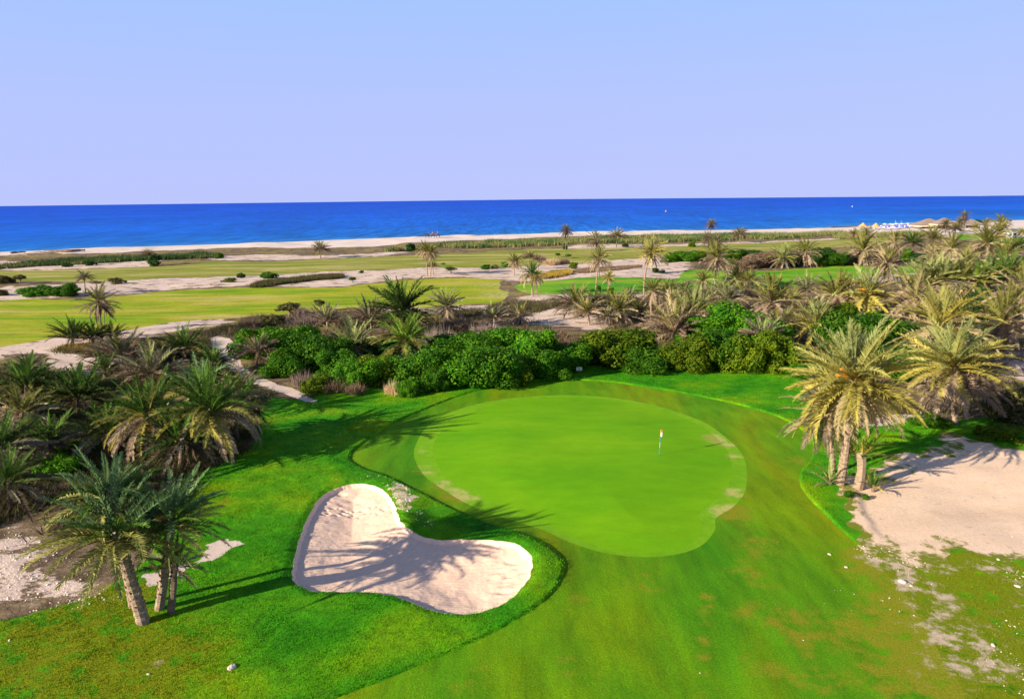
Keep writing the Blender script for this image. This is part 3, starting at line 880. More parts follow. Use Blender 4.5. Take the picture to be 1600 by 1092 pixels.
def frond_set(L_, n, style, tone, seed):
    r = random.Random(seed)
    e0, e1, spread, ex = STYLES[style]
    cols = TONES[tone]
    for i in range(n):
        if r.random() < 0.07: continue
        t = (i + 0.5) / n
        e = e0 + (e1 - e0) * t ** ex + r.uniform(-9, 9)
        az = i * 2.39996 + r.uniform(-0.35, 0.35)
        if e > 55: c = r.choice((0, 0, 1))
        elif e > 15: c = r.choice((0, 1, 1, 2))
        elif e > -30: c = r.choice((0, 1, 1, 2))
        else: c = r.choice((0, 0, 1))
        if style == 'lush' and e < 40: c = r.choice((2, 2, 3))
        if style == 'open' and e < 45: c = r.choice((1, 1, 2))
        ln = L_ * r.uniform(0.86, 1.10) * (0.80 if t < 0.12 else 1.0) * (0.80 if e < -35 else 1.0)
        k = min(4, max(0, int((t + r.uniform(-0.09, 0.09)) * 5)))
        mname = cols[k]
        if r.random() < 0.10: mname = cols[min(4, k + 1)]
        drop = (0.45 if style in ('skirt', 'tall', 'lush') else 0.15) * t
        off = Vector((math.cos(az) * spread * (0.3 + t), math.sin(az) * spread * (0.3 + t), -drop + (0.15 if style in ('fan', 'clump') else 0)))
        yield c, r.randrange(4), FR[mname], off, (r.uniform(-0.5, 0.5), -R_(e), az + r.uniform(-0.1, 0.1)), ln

def trunk_mesh(B, Cc, rad, near, r):
    """from the ground to the crown, in the palm's own space, with the stubs of old leaves"""
    top = Cc - B
    h = top.length
    bend = Vector((r.uniform(-1, 1), r.uniform(-1, 1), 0)) * 0.04 * h
    def c(t): return top * t + bend * (math.sin(math.pi * t))
    m = MB()
    n = 10 if near else 7
    rows = max(4, int(h / (0.16 if near else 0.5)))
    pts, rr = [(c(0) - Vector((0, 0, 0.35)))], [rad * 1.35]
    for i in range(rows + 1):
        t = i / rows
        pts.append(c(t)); rr.append(rad * (1.15 - 0.25 * t + 0.25 * max(0, t - 0.85) / 0.15) * (1.0 if i % 2 else 0.9))
    pts.append(c(1.0) + Vector((0, 0, 0.25))); rr.append(rad * 0.5)
    m.tube(pts, rr, n)
    if near:
        for k in range(int(h / 0.055)):
            t = min(1, k * 0.055 / h)
            if t < 0.12: continue
            a = k * 2.39996
            p = c(t); q = Vector((math.cos(a), math.sin(a), 0)); s = Vector((-math.sin(a), math.cos(a), 0))
            R1 = rad * (1.12 - 0.25 * t); o = 0.035 + 0.11 * max(0, t - 0.6) / 0.4 + r.uniform(0, 0.025)
            w_ = 0.075
            m.add([p + q * R1 * 0.9 - s * w_, p + q * R1 * 0.9 + s * w_, p + q * (R1 + o) + Vector((0, 0, 0.13 + o)) + s * w_ * 0.5, p + q * (R1 + o) + Vector((0, 0, 0.13 + o)) - s * w_ * 0.5,
                   p + q * R1 * 0.9 + Vector((0, 0, 0.16))], [(0, 1, 2, 3), (3, 2, 4), (0, 3, 4), (1, 4, 2)])
    return m

CROWNS = {}
def crown_mesh(style, tone, n, k):
    """a far palm's crown: all its fronds in one mesh, unit frond length"""
    key = (style, tone, n, k)
    if key in CROWNS: return CROWNS[key]
    Vs, Ts, Mi, mats, b = [], [], [], [], 0
    for c, s, mt, off, rot, ln in frond_set(1.0, n, style, tone, 900 + k):
        src = FM[(False, c, s)]
        co = np.empty(len(src.vertices) * 3, np.float32); src.vertices.foreach_get('co', co)
        fi = np.empty(len(src.polygons) * 3, np.int32); src.loops.foreach_get('vertex_index', fi)
        mtx = np.array(Euler(rot).to_matrix())
        Vs.append(co.reshape(-1, 3) @ mtx.T * ln + np.array(off) * 0.25)
        Ts.append(fi.reshape(-1, 3) + b); b += len(src.vertices)
        if mt not in mats: mats.append(mt)
        Mi += [mats.index(mt)] * len(src.polygons)
    CROWNS[key] = mesh('crown', np.vstack(Vs), np.vstack(Ts), mats, False, Mi)
    return CROWNS[key]

npalm = 0
def palm(u, v, uc, vc, Rpx, style, tone, label, group, n=None, rad=0.21, fruit=False, name='date_palm'):
    global npalm
    npalm += 1
    r = random.Random(4000 + npalm)
    B = at(u, v)
    Cc = above(B, uc, vc)
    Cc.z = max(Cc.z, B.z + 0.15)
    L_ = Rpx / ppm(Cc) * (1.0 if group in (g1, g2) else 1.25 if group == g3 else 1.2)
    root = empty(name, B)
    tag(root, label, 'palm tree', group)
    big = Rpx > 55
    hgt = Cc.z - B.z
    if style in ('skirt', 'tall', 'lush', 'open') or hgt > 1.2:
        k = min(1.0, max(0.5, L_ / 4.5))
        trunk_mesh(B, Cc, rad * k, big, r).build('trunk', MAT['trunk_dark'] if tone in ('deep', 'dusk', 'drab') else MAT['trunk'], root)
    else:
        trunk_mesh(B, B + Vector((0, 0, max(0.4, hgt))), rad, False, r).build('trunk', MAT['trunk_dark'], root)
    if n is None:
        n = 52 if Rpx < 30 else (60 if Rpx < 55 else 74)
    if Rpx < 17:
        o = link('crown', crown_mesh(style, tone, 64, npalm % 3), root, Cc - B, (r.uniform(-.1, .1), r.uniform(-.1, .1), r.uniform(0, 6.28)), L_)
        o['kind'] = 'stuff'
    else:
        tilt = Euler((r.uniform(-0.2, 0.2), r.uniform(-0.2, 0.2), r.uniform(0, 6.28))).to_matrix()
        for c, s, mt, off, rot, ln in frond_set(L_, n, style, tone, 4000 + npalm):
            o = link('frond', FM[(big, c, s)], root, (Cc - B) + tilt @ off, (tilt @ Euler(rot).to_matrix()).to_euler(), ln)
            o.material_slots[0].link = 'OBJECT'
            o.material_slots[0].material = mt
    if fruit:
        m = MB()
        for k in range(5):
            a = r.uniform(0, 6.28)
            for q in range(7):
                d = Vector((math.cos(a + q * 0.06), math.sin(a + q * 0.06), 0.9 - q * 0.08))
                p0 = Vector((0, 0, 0.1)); p1 = d * L_ * 0.16; p2 = p1 + Vector((d.x, d.y, -0.3)) * L_ * 0.1
                m.tube([p0, p1, p2], [0.03, 0.05, 0.02], 4, False)
        m.build('fruit_stalks', MAT['fruit'], root, Cc - B)
    return root

g1 = 'palms beside the sandy clearing'
g2 = 'palms at the bunker corner'
g3 = 'palms of the dark thicket by the path'
g4 = 'palms among the hedge bushes'
g5 = 'palms of the dry thicket behind the hedge'
g6 = 'palms of the dense grove beside the clearing'
g7 = 'slender palms standing on the fairways'
g8 = 'palms of the far grove by the beach bar'
g9 = 'small palms along the beach'
PALMS = [
 # the big ones by the clearing
 (1313, 757, 1334, 592, 112, 'skirt', 'yellow', 'largest palm, huge yellow crown on a pale trunk beside the sandy clearing', g1, 128, .29, True),
 (1301, 738, 1292, 646, 74, 'skirt', 'tan', 'shaggy trunked palm half hidden under the largest yellow crown', g1, 59, .22),
 (1341, 762, 1346, 710, 46, 'sprout', 'lush', 'short stout young palm in front of the largest yellow palm', g1, 30, .62),
 (1297, 757, 1297, 752, 34, 'sprout', 'sage', 'stemless blue green sprout at the foot of the largest palm, on the fairway side', g1, 18, .12),
 (1364, 768, 1362, 760, 36, 'sprout', 'green', 'stemless sprout beside the short young palm, on the sand side', g1, 18, .12),
 (1492, 662, 1490, 573, 92, 'skirt', 'brownskirt', 'second largest palm with long brown skirt, behind the sandy clearing', g1, 116, .27, True),
 (1470, 588, 1472, 506, 74, 'skirt', 'gold', 'bright yellow palm rising just behind the second largest palm', g6, 72),
 (1570, 562, 1568, 502, 62, 'skirt', 'olive', 'palm with grey brown skirt above bare sand at the picture edge', g6, 72),
 (1600, 512, 1599, 458, 52, 'skirt', 'tan', 'tan palm cut by the picture edge above the grey brown skirted palm', g6),
 (1429, 500, 1428, 463, 42, 'skirt', 'tan', 'dry tan palm with drooping bare ribs between the green low bushes', g6),
 (1446, 468, 1446, 443, 40, 'clump', 'sage', 'blue green clump just above the dry tan drooping palm', g6),
 (1472, 468, 1470, 437, 46, 'clump', 'sage', 'wide sage clump in the middle of the dense grove', g6),
 (1500, 468, 1498, 440, 42, 'clump', 'olive', 'olive clump next to the wide sage clump', g6),
 (1527, 470, 1526, 444, 34, 'clump', 'lush', 'yellow green clump over the dark low bush', g6),
 (1548, 462, 1546, 440, 34, 'fan', 'deep', 'dark fan palm behind the yellow green clump', g6),
 (1578, 450, 1576, 427, 36, 'clump', 'green', 'green clump near the picture edge behind the dark fan palm', g6),
 # front row of the grove, above the hedge
 (1206, 524, 1206, 469, 46, 'skirt', 'olive', 'palm with long hanging tan skirt, first of the row above the round olive bush', g6, 70),
 (1260, 474, 1260, 456, 28, 'fan', 'grey', 'small grey green palm at the edge of the bright fairway', g6),
 (1306, 488, 1306, 459, 40, 'skirt', 'olive', 'grey olive palm between the small grey palm and the orange fruited one', g6),
 (1358, 492, 1357, 458, 44, 'skirt', 'yellow', 'yellow palm with orange fruit stalks in its crown', g6, 70, .21, True),
 (1272, 540, 1275, 504, 46, 'skirt', 'yellow', 'spidery yellow palm directly behind the largest palm', g6),
 (1240, 482, 1239, 471, 20, 'fan', 'olive', 'tiny pale palm tuft between two skirted palms', g6),
 (1186, 548, 1190, 528, 32, 'fan', 'grey', 'grey stemless palm beside the round olive bush', g5),
 (1222, 534, 1218, 512, 30, 'fan', 'drab', 'drab stemless palm under the long hanging skirt', g5),
 # the dry thicket behind the hedge
 (1018, 508, 1020, 453, 24, 'tall', 'olive', 'thin bare trunked palm standing in front of the dry thicket', g5, 44, .17),
 (1095, 464, 1097, 439, 21, 'skirt', 'olive', 'small palm with brown skirt on the edge of the watered fairway', g5),
 (1083, 512, 1083, 490, 46, 'fan', 'sage', 'sage green stemless fan at the edge of the hedge', g5, 46),
 (1052, 530, 1052, 518, 50, 'fan', 'tan', 'large tan bristling fan low behind the olive bush', g5, 65),
 (1068, 474, 1068, 459, 25, 'clump', 'grey', 'grey clump below the small skirted palm', g5),
 (1042, 474, 1042, 456, 24, 'clump', 'olive', 'olive clump behind the thin bare trunk', g5),
 (1138, 488, 1138, 469, 30, 'clump', 'grey', 'grey clump above the tall green bush', g5),
 (1152, 452, 1152, 437, 24, 'clump', 'olive', 'olive clump at the foot of the slim far trunk', g5),
 (1172, 456, 1172, 441, 22, 'clump', 'olive', 'olive clump beside the first skirted palm', g5),
 (1130, 468, 1130, 455, 20, 'clump', 'drab', 'small drab clump on the fairway edge', g5),
 (1108, 484, 1108, 468, 24, 'clump', 'drab', 'drab clump above the sage fan', g5),
 (1047, 490, 1046, 474, 28, 'clump', 'tan', 'tan dry clump next to the thin bare trunk', g5),
 (1160, 478, 1160, 460, 26, 'clump', 'drab', 'drab clump behind the tall green bush', g5),
 (1000, 500, 1001, 489, 20, 'clump', 'olive', 'yellowish clump low beside the thin bare trunk', g5),
 (965, 506, 966, 484, 32, 'skirt', 'olive', 'spreading palm with pale skirt above the olive bush', g5),
 (950, 508, 949, 496, 20, 'clump', 'grey', 'little grey clump beside the spreading palm', g5),
 (901, 492, 900, 475, 32, 'clump', 'drab', 'wide dusky clump behind the bare sand hollow', g5, 59),
 (921, 508, 919, 489, 24, 'fan', 'olive', 'upright olive fan on the bare sand hollow', g5),
 (929, 486, 929, 474, 22, 'clump', 'drab', 'dusky clump beside the wide one', g5),
 (984, 478, 983, 466, 20, 'clump', 'grey', 'grey clump along the fairway edge under the tallest fairway palm', g5),
 (772, 512, 772, 498, 22, 'fan', 'grey', 'grey fan above the middle of the hedge', g4),
 (812, 506, 812, 492, 20, 'skirt', 'tan', 'little dry palm alone above the hedge, near the bare sand', g4),
 # within the hedge
 (629, 524, 629, 484, 54, 'skirt', 'dusk', 'tall dark palm rising highest out of the hedge', g4, 70),
 (698, 500, 697, 478, 30, 'skirt', 'grey', 'grey palm with pale skirt standing behind the dark hedge palm', g4),
 (511, 516, 511, 502, 28, 'fan', 'grey', 'grey fan at the back of the hedge', g4),
 (580, 518, 580, 502, 34, 'fan', 'drab', 'drab fan between the two dark hedge palms', g4),
 (551, 556, 551, 541, 46, 'clump', 'sage', 'silvery arching palm in the front of the hedge', g4, 52),
 (634, 566, 634, 531, 46, 'lush', 'lush', 'fresh yellow green palm buried in the hedge bushes', g4),
 (402, 576, 402, 551, 30, 'fan', 'drab', 'dry upright palm at the hedge end beside the path', g4),
 (426, 580, 425, 565, 18, 'fan', 'tan', 'small tan tuft beside the dry upright palm', g4),
 # the dark thicket by the path
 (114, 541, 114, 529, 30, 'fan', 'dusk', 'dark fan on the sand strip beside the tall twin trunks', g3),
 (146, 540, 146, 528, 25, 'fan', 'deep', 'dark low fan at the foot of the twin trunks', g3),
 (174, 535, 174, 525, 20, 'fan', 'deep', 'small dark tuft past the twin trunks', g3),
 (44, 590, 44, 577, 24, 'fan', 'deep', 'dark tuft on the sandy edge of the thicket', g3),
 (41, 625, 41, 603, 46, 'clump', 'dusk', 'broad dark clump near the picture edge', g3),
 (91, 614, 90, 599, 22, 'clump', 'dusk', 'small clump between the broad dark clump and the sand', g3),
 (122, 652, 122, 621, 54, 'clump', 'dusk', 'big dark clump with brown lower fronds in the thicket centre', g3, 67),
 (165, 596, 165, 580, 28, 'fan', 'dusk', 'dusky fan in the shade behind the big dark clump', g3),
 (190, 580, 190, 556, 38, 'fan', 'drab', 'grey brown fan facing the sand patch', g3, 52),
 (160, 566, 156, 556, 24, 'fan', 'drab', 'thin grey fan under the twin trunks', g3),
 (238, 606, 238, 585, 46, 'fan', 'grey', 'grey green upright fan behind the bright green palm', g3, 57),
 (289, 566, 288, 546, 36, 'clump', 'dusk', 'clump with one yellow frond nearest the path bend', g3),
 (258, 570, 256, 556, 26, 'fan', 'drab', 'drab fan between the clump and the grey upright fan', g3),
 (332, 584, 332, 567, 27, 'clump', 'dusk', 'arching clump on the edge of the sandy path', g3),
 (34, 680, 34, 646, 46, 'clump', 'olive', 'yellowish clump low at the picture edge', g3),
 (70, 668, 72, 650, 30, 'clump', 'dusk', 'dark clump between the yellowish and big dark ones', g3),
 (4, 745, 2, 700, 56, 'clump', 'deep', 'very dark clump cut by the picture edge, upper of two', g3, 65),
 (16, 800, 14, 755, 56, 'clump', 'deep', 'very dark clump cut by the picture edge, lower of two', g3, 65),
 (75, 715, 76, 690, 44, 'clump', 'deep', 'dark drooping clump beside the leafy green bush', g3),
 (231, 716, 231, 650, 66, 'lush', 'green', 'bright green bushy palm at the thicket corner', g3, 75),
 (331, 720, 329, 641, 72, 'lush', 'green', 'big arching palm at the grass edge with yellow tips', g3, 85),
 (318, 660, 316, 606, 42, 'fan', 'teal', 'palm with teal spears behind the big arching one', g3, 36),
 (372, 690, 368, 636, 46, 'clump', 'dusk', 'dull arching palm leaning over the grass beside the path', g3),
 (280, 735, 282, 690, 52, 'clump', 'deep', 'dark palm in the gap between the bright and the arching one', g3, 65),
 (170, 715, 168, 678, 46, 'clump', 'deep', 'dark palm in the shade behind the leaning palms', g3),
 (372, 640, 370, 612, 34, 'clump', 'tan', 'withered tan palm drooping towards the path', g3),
 # corner by the bunker
 (224, 972, 182, 836, 118, 'open', 'teal', 'leaning blue green palm with thick pale trunk nearest the camera', g2, 66, .36),
 (206, 948, 168, 776, 90, 'open', 'teal', 'palm crown rising behind the leaning blue green one', g2, 50, .22),
 (249, 951, 268, 815, 92, 'open', 'teal', 'upright blue green palm with a rusty ring of dead stalks', g2, 60, .34, True),
 (267, 957, 273, 882, 52, 'open', 'deep', 'shortest of the bunker corner palms, small dark crown', g2, 24, .36),
 # on the fairways
 (160, 531, 153, 470, 30, 'tall', 'drab', 'tall dry palm on twin trunks over the yellow fairway', g7, 46, .15),
 (164, 520, 164, 476, 18, 'tall', 'drab', 'lower companion stem touching the tall dry fairway palm', g7, 26, .15),
 (134, 457, 132, 434, 12.5, 'clump', 'drab', 'little dry palm behind the tall twin stemmed one', g7),
 (1006, 462, 1017, 393, 25, 'tall', 'gold', 'tallest fairway palm, leaning pale trunk and golden crown', g7, 59, .20),
 (1116, 455, 1118, 401, 29, 'tall', 'olive', 'tall palm with wide drooping crown before the dark bushes', g7, 59, .19),
 (1142, 442, 1143, 414, 14, 'tall', 'olive', 'slim shorter palm touching the wide drooping crown', g7),
 (931, 455, 935, 404, 22, 'tall', 'olive', 'tall palm beside the stubby golden one on the watered fairway', g7, 54, .18),
 (936, 434, 931, 375, 17, 'tall', 'drab', 'dark crowned palm directly behind the tall fairway palm', g7, 46, .18),
 (949, 458, 951, 433, 13, 'tall', 'gold', 'stubby golden palm with thick trunk on the fairway edge', g7),
 (884, 396, 884.6, 360, 12, 'tall', 'drab', 'slender palm whose crown stands against the sea', g7),
 (832, 463, 831, 427, 21, 'lush', 'green', 'green two stemmed palm on bare sand between fairways', g7, 44, .24),
 (838, 459, 838, 433, 13, 'lush', 'olive', 'second stem of the green palm on bare sand', g7),
 (804, 432, 804, 408, 14, 'tall', 'olive', 'palm on the sand belt beside small round bushes', g7),
 (827, 421, 827, 403, 12, 'fan', 'drab', 'bristly dry palm behind the green two stemmed palm', g7),
 (841, 421, 841, 407, 10, 'fan', 'tan', 'withered palm next to the bristly dry one', g7),
 (668, 431, 665, 391, 16, 'tall', 'olive', 'taller of the twin palms on the sand belt', g7),
 (672, 432, 674, 394, 14, 'tall', 'olive', 'slightly lower of the twin palms on the sand belt', g7),
 (677, 430, 676, 417, 9, 'fan', 'olive', 'small palm at the foot of the twin palms', g7),
 # by the beach
 (501, 404, 501, 389, 14, 'clump', 'drab', 'rounded dark palm alone at the top of the pale beach', g9),
 (238, 416, 232, 399, 10, 'fan', 'drab', 'palm tuft sticking out of the reeds', g9),
 (963, 386, 964, 369, 14, 'clump', 'drab', 'bushy dark palm in front of the reeds, inland of the buoy', g9),
 (1110, 372, 1111.5, 350, 10, 'tall', 'drab', 'lone palm in the reeds with its crown against the sea', g9),
 (1156, 380, 1156, 366, 13, 'clump', 'drab', 'low spreading palm at the reed edge', g9),
 (1122, 396, 1120, 377, 16, 'tall', 'drab', 'dusky palm behind the wide drooping crown', g9),
 (1108, 392, 1106, 372, 12, 'tall', 'drab', 'thin dusky palm below the lone reed palm', g9),
 # far grove
 (1222, 419, 1224, 401, 23, 'skirt', 'sage', 'pale green palm beside the dark scrub belt', g8),
 (1261, 418, 1258, 394, 23, 'skirt', 'olive', 'palm with dark skirt next to the pale green one', g8),
 (1350, 414, 1349, 390, 33, 'skirt', 'olive', 'widest palm of the far scrub belt', g8, 59),
 (1336, 380, 1335, 367, 11, 'clump', 'olive', 'small palm at the reed edge behind the widest far palm', g8),
 (1356, 384, 1355, 367, 12, 'clump', 'olive', 'small palm touching the one at the reed edge', g8),
 (1389, 442, 1386, 410, 30, 'skirt', 'tan', 'round tan palm alone on the watered fairway', g8, 67),
 (1398, 400, 1398, 378, 19, 'skirt', 'olive', 'olive palm behind the round tan palm', g8),
 (1426, 402, 1425, 380, 21, 'clump', 'deep', 'very dark palm beside the small vivid green bush', g8),
 (1458, 400, 1458, 374, 24, 'skirt', 'olive', 'spreading palm inland of the thatched bar', g8),
 (1487, 420, 1486, 387, 28, 'skirt', 'olive', 'yellowish palm in the middle of the far grove', g8),
 (1461, 418, 1461, 401, 25, 'skirt', 'tan', 'tan palm in front of the spreading one', g8),
 (1510, 428, 1509, 408, 23, 'clump', 'olive', 'olive clump beside the yellow lawn strip', g8),
 (1540, 408, 1541, 379, 32, 'skirt', 'olive', 'large palm by the small bright lawn', g8, 62),
 (1562, 388, 1563, 362, 19, 'tall', 'olive', 'tall palm behind the large lawn palm', g8),
 (1566, 372, 1565, 347, 15, 'tall', 'olive', 'highest palm near the white wall', g8),
 (1571, 424, 1571, 399, 29, 'skirt', 'olive', 'palm with spreading crown on the lawn strip near the edge', g8, 57),
 (1592, 404, 1591, 386, 21, 'clump', 'deep', 'dark palm at the picture edge by the lawn', g8),
 (1598, 376, 1597, 364, 9, 'clump', 'olive', 'little palm in front of the white wall', g8),
 (1506, 362, 1507, 337, 10, 'tall', 'drab', 'tallest palm of the beach bar, crown against the sea', g8),
 (1500, 363, 1500, 347, 10, 'tall', 'drab', 'lower palm touching the tallest beach bar palm', g8),
 (1477, 366, 1478, 350, 10, 'tall', 'drab', 'dusky palm in front of the thatched roofs', g8),
 (1494, 370, 1493, 358, 12, 'clump', 'drab', 'squat palm under the tallest beach bar palm', g8),
 (1524, 367, 1524, 356, 8, 'tall', 'olive', 'tiny palm on the sand by the lawn', g8),
 (1543, 360, 1543, 347, 8, 'tall', 'olive', 'tiny palm past the thatched roofs', g8),
]
for row in PALMS:
    palm(*row)

# ------------------------------------------------------------------ bushes
def bush_mesh(name, seed, nl=11, leaves=4200, leaf=0.085, low=0.0, tall=1.0, mat=None, inner=0.25):
    """leaves spread through a heap of lobes; radius about 1"""
    r = np.random.default_rng(seed)
    ctr = [np.array([0, 0, 0.45 * tall])]; rad = [0.62]
    for k in range(nl):
        a = k * 2.4 + r.uniform(-.4, .4); q = r.uniform(0.35, 0.95); z = r.uniform(0.10, 0.95) * tall
        q *= 1.0 - 0.45 * max(0, z / tall - 0.4)
        ctr.append(np.array([q * math.cos(a), q * math.sin(a), z])); rad.append(r.uniform(0.12, 0.40))
    ctr = np.array(ctr); rad = np.array(rad)
    pr = rad ** 2 / (rad ** 2).sum()
    k = r.choice(len(rad), leaves, p=pr)
    d = r.normal(size=(leaves, 3)); d /= np.linalg.norm(d, axis=1)[:, None]
    sh = np.where(r.random(leaves) < inner, r.uniform(0.45, 0.9, leaves), r.uniform(0.80, 1.22, leaves))
    P = ctr[k] + d * (rad[k] * sh)[:, None] * np.array([1, 1, 0.9])
    keep = P[:, 2] > 0.02
    for c, q in zip(ctr, rad):                                   # nothing deep inside a neighbouring lobe
        keep &= ~((np.linalg.norm((P - c) / np.array([1, 1, 0.9]), axis=1) < q * 0.72) & (r.random(leaves) > 0.25))
    P = P[keep]; N = d[keep] + r.normal(size=(keep.sum(), 3)) * 0.55
    N /= np.linalg.norm(N, axis=1)[:, None]
    A = np.cross(N, r.normal(size=N.shape)); A /= np.linalg.norm(A, axis=1)[:, None]
    Bv = np.cross(N, A)
    s = leaf * r.uniform(0.6, 1.3, len(P))[:, None]
    n = len(P)
    Vv = np.concatenate([P - A * s * .8, P + Bv * s * .42 + N * s * .12, P - Bv * s * .42 + N * s * .12, P + A * s * .9])
    i = np.arange(n)
    T = np.concatenate([np.stack([i, i + n * 2, i + n], 1), np.stack([i + n, i + 2 * n, i + 3 * n], 1)])
    return mesh(name, Vv, T, [mat or LF['bright']])

def stem_mesh(seed, k=5, h=0.5, rad=0.035):
    r = random.Random(seed); m = MB()
    for i in range(k):
        a = i * 6.283 / k + r.uniform(-.4, .4); q = r.uniform(0.25, 0.5)
        m.tube([(0.04 * math.cos(a), 0.04 * math.sin(a), -0.1), (q * .4 * math.cos(a), q * .4 * math.sin(a), h * .5), (q * math.cos(a), q * math.sin(a), h)], [rad, rad * .8, rad * .35], 5)
    return m.data('stem', MAT['twig'])

def twig_mesh(name, seed, n=900, w=0.016):
    """a dry bush: thin bare shoots from the ground up, bristling"""
    r = np.random.default_rng(seed)
    a = r.uniform(0, 6.283, n); e = np.radians(r.uniform(8, 88, n)); q = np.sqrt(r.random(n)) * 0.75
    P = np.stack([q * np.cos(a + r.normal(size=n) * .6), q * np.sin(a + r.normal(size=n) * .6), r.uniform(0, 0.35, n) * (1 - q * .6)], 1)
    D = np.stack([np.cos(a) * np.cos(e), np.sin(a) * np.cos(e), np.sin(e)], 1)
    Ln = r.uniform(0.15, 0.5, n)[:, None]
    S = np.cross(D, r.normal(size=(n, 3))); S /= np.linalg.norm(S, axis=1)[:, None]
    Vv = np.concatenate([P - S * w, P + S * w, P + D * Ln + r.normal(size=(n, 3)) * 0.04])
    i = np.arange(n)
    return mesh(name, Vv, np.stack([i, i + n, i + 2 * n], 1), [LF['brown']])

BM = [bush_mesh('foliage', 50 + k, 20 + 3 * (k % 3), 15000, 0.056) for k in range(5)]
BT = [bush_mesh('foliage', 60 + k, 9, 4200, 0.09, tall=1.35) for k in range(2)]
BS = [bush_mesh('foliage', 70 + k, 6, 700, 0.17) for k in range(3)]
SM = [stem_mesh(80 + k) for k in range(3)]
TW = [twig_mesh('twigs', 90 + k) for k in range(3)]
nb = 0
def bush(u, v, half, top, kind, label, group, name='bush', form='big', flat=1.0):
    """centre and foot in the photograph, half width and top in its pixels"""
    global nb
    nb += 1
    r = random.Random(600 + nb)
    B = at(u, v)
    s = half / ppm(B)
    B.y += s * 0.6 if form == 'big' else 0.0
    B.z = hz(B.x, B.y)
    s = 1.18 * half / ppm(B)
    B.x = above(B, u, v).x
    tz = max(0.4, above(B, u, top).z - B.z)
    rot = (0, 0, r.uniform(0, 6.28))
    root = empty(name, B)
    tag(root, label, 'shrub' if name != 'small_tree' else 'tree', group)
    if form == 'twig':
        o = link('twigs', TW[nb % 3], root, None, rot, (s, s, tz / 0.62))
    else:
        src = BM if form == 'big' else (BT if form == 'tall' else BS)
        hh = (1.30 if u < 1060 else 1.15) if form != 'tall' else 1.6
        lift = 0.0
        if name == 'small_tree':
            lift = tz * 0.42
            m = MB(); m.tube([(0, 0, -0.2), (0.1 * s, 0.05 * s, lift * .6), (0, 0, lift * 1.5)], [0.10 * s, 0.08 * s, 0.04 * s], 6)
            m.build('trunk', MAT['twig'], root)
        else:
            link('stem', SM[nb % 3], root, None, rot, (s, s, tz / hh))
        o = link('foliage' if name != 'small_tree' else 'crown', src[nb % len(src)], root, (0, 0, lift), rot, (s, s, (tz - lift) / hh * flat))
    o.material_slots[0].link = 'OBJECT'
    o.material_slots[0].material = LF[kind]
    return root

